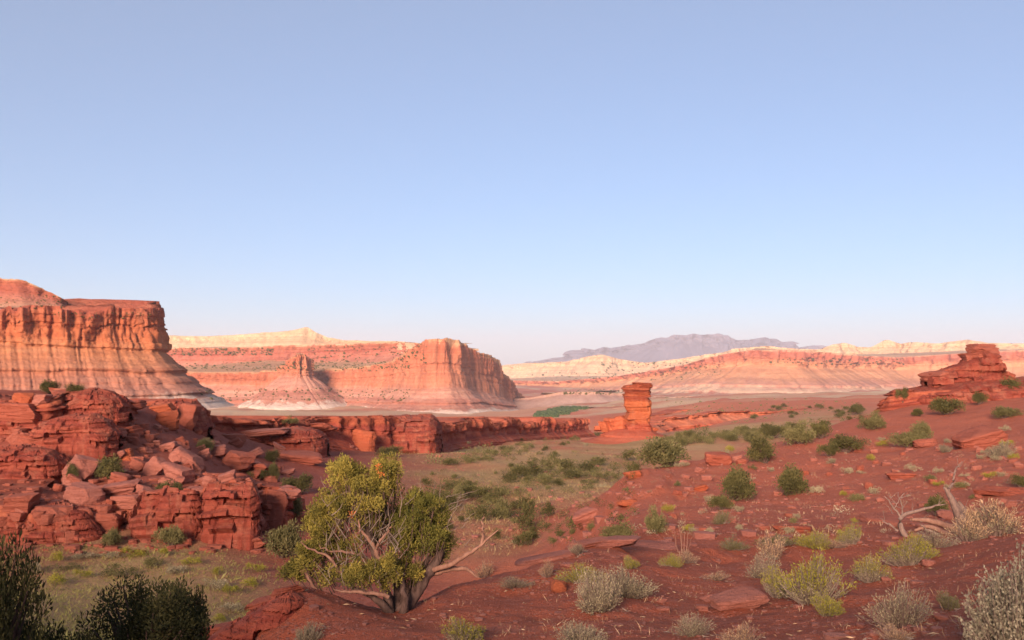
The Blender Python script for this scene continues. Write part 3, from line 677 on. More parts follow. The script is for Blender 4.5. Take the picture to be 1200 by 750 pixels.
for _ in range(70):
    px = random.uniform(760, 1200); py = random.uniform(505 + max(0, 930-px)*.22, 625)
    s_ = random.uniform(7, 13)
    rock(px, py, s_, s_*random.uniform(.4, .7), random.uniform(-15, 15), 'pinkish stone lying ' + ('high' if py < 545 else 'half way down' if py < 585 else 'low') + ' on the red slope ' + ('of the knoll' if px < 900 else 'below the crest bushes' if px < 1040 else 'below the butte'), name='stone', mat=random.choice([m_pale, m_pale, m_rock]), group='stones scattered on the right slope', seed=random.randint(0, 15), sink=.3)

# standing pillar: bedded shaft, cap block, shoulder block and red cone
def lathe_rock(name, rings, parent, mat, seed, nseg=48, amp=.08, sq=4.0, lam=3.0, sx=1.0, sy=1.0, loc=(0, 0, 0)):
    """stacked beds: rings = (z, radius); squarish in plan with joints and rough beds"""
    th = np.linspace(0, 2*np.pi, nseg, endpoint=False)
    zz = np.array([r[0] for r in rings]); rr_ = np.array([r[1] for r in rings])
    rad = (np.abs(np.cos(th))**sq + np.abs(np.sin(th))**sq)**(-1/sq)
    T, Z = np.meshgrid(th, zz, indexing='ij'); R = rad[:, None]*rr_[None]
    cx, cy = np.cos(T), np.sin(T)
    dn = amp*rr_.max()*(1.1*fbm(cx*1.4+seed, cy*1.4, Z/lam*.6, seed=seed, o=4) + .7*noise(cx*.8+5, cy*.8, np.floor(Z/lam*2.3)*3.1, seed=seed+2)
                        - 1.2*np.clip(ridged(cx*2.2+7, cy*2.2, Z/lam*.15, seed=seed+4, o=2)-.6, 0, 1))
    R = np.where(rr_[None] > 1e-3, np.maximum(R + dn, .05), R)
    V = np.stack([R*cx*sx+loc[0], R*cy*sy+loc[1], Z+loc[2]], -1)
    me = mesh_np(name, V, grid_faces(nseg, len(zz), True), attrs={'strat': ((Z-zz.min())/(zz.max()-zz.min())*1.0)}, mats=[mat])
    return obj(name, me, parent)
m_pillar = strata_mat('pillar_rock', [(0, (.42, .11, .06)), (.12, (.36, .09, .055)), (.2, (.44, .13, .06)), (.6, (.47, .145, .06)), (.7, (.34, .085, .05)), (.76, (.44, .13, .06)), (.84, (.32, .08, .045)), (.9, (.42, .12, .06)), (1.0, (.38, .105, .055))], 4.0, .03, .35, .25)
m_cone = strata_mat('pillar_cone_soil', [(0, (.44, .14, .08)), (.5, (.46, .13, .075)), (1.0, (.42, .11, .065))], 3.0, .05, .2, .2)
PD = 300.0
def pk(px_): return px_*PD/F
pb = at(747, 505, PD)
pil = obj('rock_spire', None, None, pb); tag(pil, 'tall orange sandstone pillar standing on a red cone in the valley', 'rock spire')
def dense(pts, n):
    z = np.array([p[0] for p in pts]); r = np.array([p[1] for p in pts]); u = np.linspace(0, 1, n)
    s = np.linspace(0, 1, len(z)); return list(zip(np.interp(u, s, z), np.interp(u, s, r)))
def pblock(name, x0, x1, z0, z1, sd_, tl=0.0, **kw):
    me = rock_mesh(name, sd_, m_pillar, n=19, planes=1, **kw)
    co = np.empty(len(me.vertices)*3, np.float32); me.vertices.foreach_get('co', co)
    a_ = me.attributes.new('strat', 'FLOAT', 'POINT'); a_.data.foreach_set('value', (z0 + (co[2::3]+.5)*(z1-z0))/55.0)
    obj(name, me, pil, (pk((x0+x1)/2), 0, pk((z0+z1)/2)), (0, tl, .2*math.sin(sd_*2.0)), (pk(x1-x0), pk((x1-x0)*.95), pk(z1-z0)))
for x0, x1, z0, z1, sd_ in ((-16, 15.8, 5, 15.5, 5), (-15.6, 16, 13.5, 23.5, 61), (-16, 15.6, 21.5, 30.5, 71), (-15.4, 16, 28.5, 36.5, 81)):
    pblock('shaft', x0, x1, z0, z1, sd_, .02*math.sin(sd_), power=10, strat=.02, rough=.06)
pblock('shaft', -16.5, 17, -4, 9, 19, .03, power=7, strat=.05, rough=.08)
pblock('shaft', -7, 17, 2, 37, 8, -.02, power=8, strat=.03, rough=.06)
for x0, x1, z0, z1, sd_, tl in ((-16.5, 15.5, 34.5, 40, 12, .03), (-17, 15.5, 38.5, 43.5, 22, -.03), (-16, 17, 41, 47, 31, .02), (-17, 16, 45, 50.5, 43, .03)):
    pblock('bed', x0, x1, z0, z1, sd_, tl, power=9, strat=.03, rough=.08)
pblock('cap', -17, 17, 48.5, 54, 51, -.02, power=8, strat=.04, rough=.09)
pblock('cap', -6, 17, 52, 56.5, 57, .05, power=7, strat=.04, rough=.09)
for k, (dx, w, h, sd_) in enumerate(((-20, 9, 17, 3), (-29, 9, 15, 8), (-38, 8, 11, 12), (-25, 9, 9, 15), (-46, 5, 6, 18), (-15, 6, 6, 21), (20, 4, 4, 24), (-34, 5, 5, 27), (14, 5, 5, 30))):
    me = rock_mesh('shoulder_block', sd_, m_orange, n=11, power=9, planes=6, strat=.07, rough=.09)
    obj('shoulder_block', me, pil, (pk(dx), pk(2), pk(h/2-1)), (0, .1*k-.1, .4*k), (pk(w*2), pk(w*2), pk(h*1.2)))
lathe_rock('cone', dense([(-pk(14), pk(58)), (-pk(9), pk(42)), (-pk(4), pk(29)), (pk(1.5), pk(18)), (pk(3), pk(10))], 24), pil, m_cone, 41, 96, .09, sq=2.2, sx=1.15, loc=(-pk(6), 0, 0))

# butte on the right skyline: stepped blocks on a broad red cone
BD = 122.0
def bk(v): return v*BD/F
bb = at(1140, 462, BD)
but = obj('rock_butte', None, None, bb); tag(but, 'stepped red rock knob topping the right hand slope', 'rock butte')
def crag(name, prof, base, d, depth, label, mat, seed, parent=None, nu=130, nv=64, beds=9.0, rough=.10, loc=None, cat='rock outcrop'):
    """solid bedded knob: prof = skyline (column, row); it bulges out of the hillside, cut by beds and joints"""
    pr = np.array(prof, float); k = d/F
    px = np.interp(np.linspace(0, 1, nu), np.linspace(0, 1, len(pr)), pr[:, 0]); top = np.interp(px, pr[:, 0], pr[:, 1])
    cx = .5*(pr[0, 0]+pr[-1, 0]); Ht = np.maximum((base-top), .2)*k; Hm = Ht.max(); u = np.linspace(-1, 1, nu)
    v = np.linspace(-.08, 1.08, nv)*math.pi
    D = depth*k*np.sqrt(np.maximum(1-np.abs(u)**3, .02))
    c, s_ = np.cos(v), np.sin(v)
    X = ((px-cx)*k)[:, None] + 0*v[None]; Y = -D[:, None]*(np.sign(c)*np.abs(c)**.75)[None]
    Z = Ht[:, None]*(np.sign(s_)*np.abs(s_)**.55)[None]
    bz = Z/Hm*beds + .5*fbm(X/Hm*.8+seed, Y/Hm*.8, seed=seed, o=2); b_ = np.floor(bz)
    lay = noise(b_*3.7+seed, X/Hm*.7, Y/Hm*.7, seed=seed+1)
    gr = np.exp(-((bz-b_-.5)/.5)**8)-1                      # recessed joint between two beds
    blk = noise(b_*3.7+seed, np.floor(X/Hm*2.6+1.7*noise(b_*5.1+seed)+seed*.37)*2.3, np.zeros_like(X)+seed)
    dsp = Hm*rough*(1.0*lay + 1.5*blk + .6*gr + .7*fbm(X/Hm*2.6, Y/Hm*2.6, Z/Hm*2.6, seed=seed+2, o=5) - 2.0*np.clip(ridged(X/Hm*2.6+seed, Y/Hm*2.6, Z/Hm*.5, seed=seed+3, o=2)-.68, 0, 1))
    Y = Y - dsp*np.sign(c)[None]*np.abs(c)[None]**.5
    X = X + (dsp-dsp.mean())*.3*u[:, None]
    Z = Z + Hm*.035*np.round(2*fbm(X/Hm*3, Y/Hm*3, seed=seed+5, o=3))*np.maximum(s_, 0)[None]
    me = mesh_np(name, np.stack([X, Y, Z], -1), grid_faces(nu, nv)[:, ::-1], attrs={'strat': np.clip(Z/Hm, 0, 1)}, smooth=False, mats=[mat])
    o = obj(name, me, parent, at(cx, base, d) if loc is None else loc)
    if parent is None: tag(o, label, cat)
    return o
m_crag = strata_mat('red_crag_rock', [(0, (.31, .078, .052)), (.3, (.36, .095, .06)), (.45, (.25, .06, .043)), (.55, (.38, .108, .066)), (.75, (.28, .066, .045)), (1.0, (.36, .105, .066))], 2.5, .15, .35, .3)
for prof, base, d, dep, lab, sd_ in (
    ([(-60,470),(-20,462),(10,466),(24,470),(50,468),(64,474),(78,482)], 514, 97, 40, 'broad bedded crag under the crest blocks at the far left', 3),
    ([(68,480),(74,464),(90,457),(112,456),(128,460),(140,466),(152,482)], 506, 99, 34, 'bedded crag forming the highest crest right of the crest shrubs', 9),
    ([(38,506),(52,494),(84,487),(112,486),(126,494),(140,510)], 530, 92, 34, 'tilted bedded crag half way up the outcrop below the highest crest', 15),
    ([(-40,540),(-10,528),(30,522),(62,528),(78,546)], 574, 86, 34, 'low bedded crag at the left border half way up the outcrop', 21),
    ([(172,486),(180,472),(206,468),(226,470),(236,484),(244,500)], 522, 122, 40, 'craggy second rise standing behind the outcrop', 27),
    ([(156,600),(166,578),(196,572),(228,574),(240,592)], 640, 75, 24, 'tall bedded crag at the outcrop foot left of the big face', 33),
    ([(236,596),(244,569),(270,565),(296,568),(304,590)], 634, 74.5, 22, 'big bedded face at the outcrop foot beside the dark cleft', 39),
    ([(-40,610),(-10,590),(40,588),(76,592),(100,600),(120,622)], 644, 74, 28, 'long broken crag low at the left border of the outcrop', 45),
    ([(232,764),(256,742),(290,722),(322,704),(342,694),(356,700)], 776, 16.2, 44, 'broken bedrock lip of the bench at the bottom left of the main juniper', 63),
    ([(404,502),(418,490),(460,488),(506,487),(514,494),(517,512)], 536, 202, 60, 'square ended block of the rim wall behind the main juniper', 51),
    ([(250,520),(270,508),(310,504),(350,500),(372,504),(384,516)], 530, 155, 40, 'low bedded crag on the red slope below the near rim', 57)):
    crag('rock_outcrop', prof, base, d, dep, lab, m_crag, sd_)

crag('base', [(1030,464),(1044,459),(1064,456),(1084,450),(1110,447),(1150,447),(1176,446),(1188,452),(1202,462)], 476, BD, 70, '', m_crag, 61, but, 110, 40, 5.0, .16, (0, 0, -bk(12)))
crag('knob', [(1085,448),(1087,440),(1104,435),(1126,427),(1129,424),(1136,421),(1138,413),(1144,412),(1160,412),(1164,414),(1167,425),(1174,441),(1182,453)], 464, BD, 30, '', m_crag, 67, but, 120, 60, 7.0, .08, (-bk(6), 0, -bk(2)))
for (px_, py_, w, h, dp_, tl, sd_) in ((1150, 409.5, 32, 13, 34, .03, 2), (1143, 418, 30, 10, 36, -.1, 14), (1156, 421, 30, 14, 42, .06, 7), (1132, 421, 14, 9, 22, .15, 11), (1094, 441, 22, 11, 40, -.2, 8), (1054, 460, 34, 9, 40, -.06, 16), (1172, 444, 18, 16, 40, .4, 19)):
    me = rock_mesh('block', sd_*11+1, m_rock, n=15, power=9, planes=7, strat=.05, rough=.10)
    obj('block', me, but, (bk(px_-1140), -bk(4), bk(462-py_)), (0, tl, .15*math.sin(sd_)), (bk(w), bk(dp_), bk(h)))

# pebbles: too small to pick apart
def scatter_pebbles(name, pts, size, mat, label):
    base, fb = rock_np(5, n=3, planes=4)
    Vs, Fs = [], []
    for i, p in enumerate(pts):
        s_ = size(p)*math.exp(random.gauss(0, .65)); a = random.uniform(0, 6.28); ca, sa = math.cos(a), math.sin(a)
        q = base*np.array([s_*random.uniform(.8, 1.4), s_, s_*random.uniform(.4, .8)])
        q = np.stack([q[:, 0]*ca-q[:, 1]*sa, q[:, 0]*sa+q[:, 1]*ca, q[:, 2]], 1) + np.array(p)
        Vs.append(q); Fs.append(fb+i*len(base))
    o = obj(name, mesh_np(name, np.concatenate(Vs), np.concatenate(Fs), smooth=False, mats=[mat]))
    tag(o, label, kind='stuff')
def rand_hits(n, x0, x1, y0, y1, cond=None):
    r = []
    k = 0
    while len(r) < n and k < n*4:
        k += 1
        px, py = random.uniform(x0, x1), random.uniform(y0, y1)
        if cond and not cond(px, py): continue
        h = hit(px, py)
        if h is not None and h.y < 700: r.append((h.x, h.y, h.z))
    return r
scatter_pebbles('pebbles', rand_hits(4200, 300, 1200, 636, 752), lambda p: .022, m_peb, 'small pale pebbles strewn over the bare red bench')
scatter_pebbles('slope_gravel', rand_hits(1300, 700, 1200, 500, 640, lambda x, y: y > 500+max(0, 930-x)*.22), lambda p: .085, m_peb, 'loose pink gravel on the right slope')
scatter_pebbles('outcrop_rubble', rand_hits(900, -20, 350, 500, 650), lambda p: .32, m_rock, 'small broken rubble on the left outcrop')
scatter_pebbles('valley_gravel', rand_hits(500, 380, 740, 520, 640), lambda p: .2, m_peb, 'loose stones in the valley grass')

# ------------------------------------------------------------------ plants
def unit(v): return v/np.maximum(np.linalg.norm(v, axis=-1, keepdims=True), 1e-9)
def leaves(C, D, L, Wd, tint):
    """diamond shaped leaf sprays at C pointing along D"""
    n = len(C); D = unit(D); sv = unit(np.cross(D, RNG.normal(size=(n, 3))))
    L = np.broadcast_to(L, n)[:, None]; Wd = np.broadcast_to(Wd, n)[:, None]
    bend = unit(np.cross(sv, D))*L*.12
    V = np.stack([C, C+D*L*.5+sv*Wd*.5+bend, C+D*L, C+D*L*.5-sv*Wd*.5+bend], 1)
    return V.reshape(-1, 3), np.arange(n*4).reshape(n, 4), np.repeat(tint, 4)
def leaf_obj(name, packs, mat, parent=None):
    V, Q, T, o = [], [], [], 0
    for v, q, t_ in packs: V.append(v); Q.append(q+o); T.append(t_); o += len(v)
    me = mesh_np(name, np.concatenate(V), np.concatenate(Q), attrs={'tint': np.concatenate(T)}, smooth=False, mats=[mat])
    return obj(name, me, parent) if parent is not False else me
def tube_mesh(name, paths, mat, sides=6):
    V, Q, o = [], [], 0
    for pts, rad in paths:
        P = np.array(pts, float); n = len(P); R = np.interp(np.linspace(0, 1, n), np.linspace(0, 1, len(rad)), rad)
        T = unit(np.gradient(P, axis=0)); up = np.array([.3, .2, 1.0]); A_ = unit(np.cross(T, up)+1e-6); B_ = np.cross(T, A_)
        th = np.linspace(0, 2*np.pi, sides, endpoint=False)
        ring = P[:, None] + R[:, None, None]*(np.cos(th)[None, :, None]*A_[:, None] + np.sin(th)[None, :, None]*B_[:, None])
        V.append(ring.reshape(-1, 3))
        i = np.arange(n-1)[:, None]; j = np.arange(sides)[None]
        Q.append(np.stack([i*sides+j, i*sides+(j+1) % sides, (i+1)*sides+(j+1) % sides, (i+1)*sides+j], -1).reshape(-1, 4)+o); o += n*sides
    return mesh_np(name, np.concatenate(V), np.concatenate(Q), mats=[mat])
def curve(pts, n=10, wob=0.0):
    P = np.array(pts, float); u = np.linspace(0, len(P)-1, n)
    out = np.stack([np.interp(u, np.arange(len(P)), P[:, k]) for k in range(3)], 1)
    for _ in range(2): out[1:-1] = .25*out[:-2]+.5*out[1:-1]+.25*out[2:]
    if wob: out[1:] += RNG.normal(size=(n-1, 3))*wob
    return out
def clump_pack(C, r, n, L, Wd, tint, up=.4):
    q = unit(RNG.normal(size=(n, 3)))*(RNG.random((n, 1))**.45)*r
    D = q/r*.8 + np.array([0, 0, up]) + RNG.normal(size=(n, 3))*.35
    tt = np.clip(tint + RNG.normal(size=n)*.12, 0, 1)
    return leaves(C+q, D, L*RNG.uniform(.6, 1.3, n), Wd*RNG.uniform(.7, 1.2, n), tt)

def juniper_meshes(seed, mat, clumps=46, per=60, rad=.5, ht=1.0, cr=.17, leaf=.075, low=.02, trunk=True):
    """small rounded juniper, 1 m tall and about 2*rad wide: (crown mesh, trunk mesh)"""
    global RNG
    keep = RNG; RNG = np.random.default_rng(seed)
    packs, paths = [], []
    lob = [(RNG.uniform(-.42, .42)*rad*1.5, RNG.uniform(-.42, .42)*rad*1.5, RNG.uniform(.62, 1.12)) for _ in range(4)]
    for i in range(clumps):
        lx, ly, lh = lob[i % 4]
        v = unit(RNG.normal(size=3)); v[2] = abs(v[2])*1.0 - .25
        k = RNG.uniform(.45, 1.12)
        c_ = np.array([lx + v[0]*rad*.72*k, ly + v[1]*rad*.72*k, low + (ht*lh-low-cr)*(.42 + .58*v[2]*k)])
        c_[2] = max(c_[2], cr*.55)
        packs.append(clump_pack(c_, cr*RNG.uniform(.7, 1.25), per, leaf, leaf*.42, RNG.uniform(.15, .85)))
        if i % 3 == 0: paths.append((curve([(RNG.normal()*.03, RNG.normal()*.03, -.06), (c_[0]*.4, c_[1]*.4, c_[2]*.45), c_], 6, .012), (.035, .02, .006)))
    me = leaf_obj('crown', packs, mat, False)
    tm = tube_mesh('trunk', paths, BARK, 5)
    RNG = keep
    return me, tm
def brush_meshes(seed, mat, stems=130, spread=.9, leafn=9, leaf=.07, top=None, stemmat=None, lw=.22, upright=.5):
    """twiggy dome: thin stems radiating from the base, small leaves on the upper half; 1 m tall"""
    global RNG
    keep = RNG; RNG = np.random.default_rng(seed)
    paths, packs, tops = [], [], []
    ph1, ph2 = RNG.uniform(0, 6.28, 2)
    for i in range(stems):
        a = RNG.uniform(0, 2*math.pi); q = RNG.random()**.6*(.8 + .22*math.sin(2*a+ph1) + .16*math.sin(3*a+ph2)); h = RNG.uniform(.5, 1.06)*(.86+.2*math.sin(a+ph2))*math.sqrt(max(.08, 1-min(.96, q*.85)**2))
        tip = np.array([math.cos(a)*q*spread, math.sin(a)*q*spread, h])
        base_ = np.array([math.cos(a)*q*.22, math.sin(a)*q*.22, -.05])
        mid = base_*.5+tip*.5 + np.array([math.cos(a), math.sin(a), 0])*q*.12*(1-upright) + RNG.normal(size=3)*.03
        pth = curve([base_, mid, tip], 5, .008); paths.append((pth, (.010, .008, .004)))
        n = leafn; u = RNG.uniform(.35, 1.03, n)
        C = np.stack([np.interp(u, np.linspace(0, 1, 5), pth[:, k]) for k in range(3)], 1) + RNG.normal(size=(n, 3))*.025
        D = (tip-mid)[None]*1.2 + RNG.normal(size=(n, 3))*.3
        tt = np.clip(RNG.uniform(.2, .8)+RNG.normal(size=n)*.15, 0, 1)
        hi = u > .72
        if top is not None:
            if hi.any(): tops.append(leaves(C[hi], D[hi], leaf*RNG.uniform(.7, 1.3, hi.sum()), leaf*lw, tt[hi]))
            lo = ~hi
            if lo.any(): packs.append(leaves(C[lo], D[lo], leaf*RNG.uniform(.7, 1.3, lo.sum()), leaf*lw, tt[lo]))
        else: packs.append(leaves(C, D, leaf*RNG.uniform(.7, 1.3, n), leaf*lw, tt))
    r = {'stems': tube_mesh('stems', paths, stemmat or TWIG, 3), 'foliage': leaf_obj('foliage', packs, mat, False)}
    if tops: r['leafy_top'] = leaf_obj('leafy_top', tops, top, False)
    RNG = keep
    return r
PROTO = {}; EXT = {}
def proto(kind, i):
    if (kind, i) in PROTO: return PROTO[(kind, i)]
    sd_ = hash(kind) % 1 + sum(map(ord, kind))*10 + i
    if kind == 'juniper': c_, t_ = juniper_meshes(sd_, L_DARK, 54, 70, .5); r = {'trunk': t_, 'crown': c_}
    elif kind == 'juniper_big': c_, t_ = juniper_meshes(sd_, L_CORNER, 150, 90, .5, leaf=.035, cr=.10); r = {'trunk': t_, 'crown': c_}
    elif kind == 'juniper_olive': c_, t_ = juniper_meshes(sd_, L_OLIVE, 54, 70, .5); r = {'trunk': t_, 'crown': c_}
    elif kind == 'small_dark': r = {None: juniper_meshes(sd_, L_DARK, 22, 34, .5, leaf=.11, cr=.2)[0]}
    elif kind == 'small_olive': r = {None: juniper_meshes(sd_, L_OLIVE, 22, 34, .5, leaf=.11, cr=.2)[0]}
    elif kind == 'small_grey': r = {None: juniper_meshes(sd_, L_GREY, 18, 34, .6, leaf=.11, cr=.2, low=.05)[0]}
    elif kind == 'small_yellow': r = {None: juniper_meshes(sd_, L_YEL, 18, 34, .6, leaf=.11, cr=.2, low=.05)[0]}
    elif kind == 'grey': r = brush_meshes(sd_, L_GREY, 240, .85, 15, .06, lw=.28)
    elif kind == 'greyyellow': r = brush_meshes(sd_, L_GREY, 240, .75, 15, .06, top=L_YEL, lw=.3)
    elif kind == 'yellow': r = brush_meshes(sd_, L_YEL, 220, .8, 18, .06, lw=.32)
    elif kind == 'olive': r = brush_meshes(sd_, L_OLIVE, 170, .8, 12, .1)
    elif kind == 'dry': r = brush_meshes(sd_, L_DRY, 150, .8, 6, .14, lw=.1, stemmat=PALEW)
    elif kind == 'tan': r = brush_meshes(sd_, L_GREY, 200, .6, 9, .12, lw=.13, top=L_DRY, stemmat=PALEW, upright=1)
    elif kind == 'greydry': r = brush_meshes(sd_, L_GREY, 260, .9, 8, .08, lw=.2, stemmat=PALEW)
    elif kind == 'sage': r = brush_meshes(sd_, L_SAGE, 520, .7, 40, .034, lw=.6)
    if (kind, i) not in EXT:
        co = []
        for me in r.values():
            c_ = np.empty(len(me.vertices)*3, np.float32); me.vertices.foreach_get('co', c_); co.append(c_.reshape(-1, 3))
        co = np.concatenate(co); lo, hi = np.percentile(co, .8, axis=0), np.percentile(co, 99.2, axis=0)
        EXT[(kind, i)] = (float((hi[0]-lo[0]+hi[1]-lo[1])/2), float(hi[2]))
    PROTO[(kind, i)] = r
    return r
WIDE = {'juniper_big': 1.1, 'juniper': 1.15, 'juniper_olive': 1.15, 'small_dark': 1.2, 'small_olive': 1.2, 'small_grey': 1.4, 'small_yellow': 1.4, 'grey': 1.65, 'greyyellow': 1.45, 'yellow': 1.55, 'olive': 1.55, 'dry': 1.5, 'tan': 1.2, 'greydry': 1.75, 'sage': 1.4}
def plant(kind, px, py, w, h, label, name='shrub', cat='shrub', group=None, i=None, sink=0.02, p=None):
    p = hit(px, py) if p is None else p
    if p is None: return None
    k = p.y/F*math.sqrt(1+((px-600)/F)**2*.3); i = random.randint(0, 2) if i is None else i
    pr = proto(kind, i); sw = w*k/EXT[(kind, i)][0]; sc = (sw, sw, h*k/EXT[(kind, i)][1])
    loc = (p.x, p.y, p.z-h*k*sink); rz = random.uniform(0, 6.28)
    if kind.startswith(('small', 'juniper')) and kind != 'juniper_big': q_ = random.uniform(.82, 1.2); sc = (sc[0]*q_, sc[1]/q_, sc[2]*random.uniform(.9, 1.1))
    if None in pr: o = obj(name, pr[None], None, loc, (0, 0, rz), sc)
    else:
        o = obj(name, None, None, loc, (0, 0, rz), sc)
        for nm, me in pr.items(): obj(nm, me, o)
    return tag(o, label, cat, group)

# --- the foreground bench, one by one
FG = [
 ('grey', 700,716,62,46,'large grey green brush in the middle of the bench, front half','rabbitbrush'),
 ('grey', 735,700,52,34,'grey green brush leaning right against the large grey brush','rabbitbrush'),
 ('yellow', 682,682,46,19,'low green bush tucked behind the large grey brush','shrub'),
 ('yellow', 739,666,20,14,'small yellow green tuft behind the large grey brush','shrub'),
 ('grey', 680,758,60,30,'grey brush cut by the bottom edge below the large grey brush','rabbitbrush'),
 ('greyyellow', 545,754,52,29,'brush with yellow green crown right of the main juniper at the bottom edge','rabbitbrush'),
 ('grey', 360,754,32,24,'small grey tuft at the bottom edge left of the main juniper','rabbitbrush'),
 ('greydry', 812,744,46,22,'low grey brush near the bottom edge in front of the long slab','rabbitbrush'),
 ('greyyellow', 950,706,72,54,'largest yellow topped rabbitbrush on the right of the bench','rabbitbrush'),
 ('greyyellow', 914,700,40,34,'yellow topped brush crowding the left side of the largest rabbitbrush','rabbitbrush'),
 ('yellow', 971,722,40,25,'bright yellow green cushion in front of the largest rabbitbrush','shrub'),
 ('greydry', 1053,736,60,48,'round beige twig shrub between the yellow cushion and the corner sagebrush','shrub'),
 ('dry', 1050,750,36,18,'dry grass at the foot of the round beige twig shrub','grass tuft'),
 ('olive', 1112,714,30,20,'dark green low shrub left of the corner sagebrush','shrub'),
 ('greyyellow', 1062,662,46,34,'brightest yellow green shrub in front of the fallen dead tree','rabbitbrush'),
 ('yellow', 1080,656,30,26,'yellow green shrub pressed against the right of the brightest one','shrub'),
 ('greyyellow', 1019,682,40,30,'olive yellow brush left of the brightest yellow green shrub','rabbitbrush'),
 ('tan', 1168,628,48,40,'tall tan brush of upright stalks right of the dead tree','rabbitbrush'),
 ('tan', 1138,634,36,34,'tan brush with greenish base beside the dead tree stump','rabbitbrush'),
 ('greydry', 1095,642,44,20,'dull grey twig brush in front of the dead tree','shrub'),
 ('yellow', 952,642,40,18,'yellow green tuft at the far edge of the bench','shrub'),
 ('greyyellow', 997,637,28,22,'pale based green tuft right of the far edge tuft','shrub'),
 ('dry', 975,642,34,10,'straw coloured grass between the two far edge tufts','grass tuft'),
 ('dry', 905,655,36,30,'tall dry beige stalks behind the largest rabbitbrush','grass tuft'),
 ('greydry', 896,678,40,28,'faded grey twig brush left of the largest rabbitbrush','shrub'),
 ('olive', 908,640,40,14,'low green and straw clump behind the dry stalks','shrub'),
 ('yellow', 788,664,24,14,'yellow green tuft below the dry pink stalks','shrub'),
 ('dry', 806,660,22,16,'straw tuft touching the tuft below the pink stalks','grass tuft'),
 ('dry', 641,676,18,20,'pale straw tuft left of the large grey brush','grass tuft'),
 ('greydry', 604,688,36,12,'low grey spread of twigs on the bare soil','shrub'),
 ('dry', 568,676,22,18,'pale tuft on the bench edge right of the main juniper','grass tuft'),
 ('dry', 868,754,40,24,'pale grass at the bottom edge below the long slab','grass tuft'),
 ('greydry', 676,650,18,14,'small pale tuft on the bench edge slab','grass tuft'),
 ('dry', 840,680,26,10,'thin straw on the soil behind the reddish flat stone','grass tuft'),
]
for kd, px, py, w, h, lab, nm in FG:
    plant(kd, px, py, w, h, lab, name='grass_tuft' if nm == 'grass tuft' else nm, cat=nm)
plant('sage', 1198, 778, 108, 118, 'big grey green sagebrush filling the lower right corner', name='sagebrush', cat='shrub', i=0)

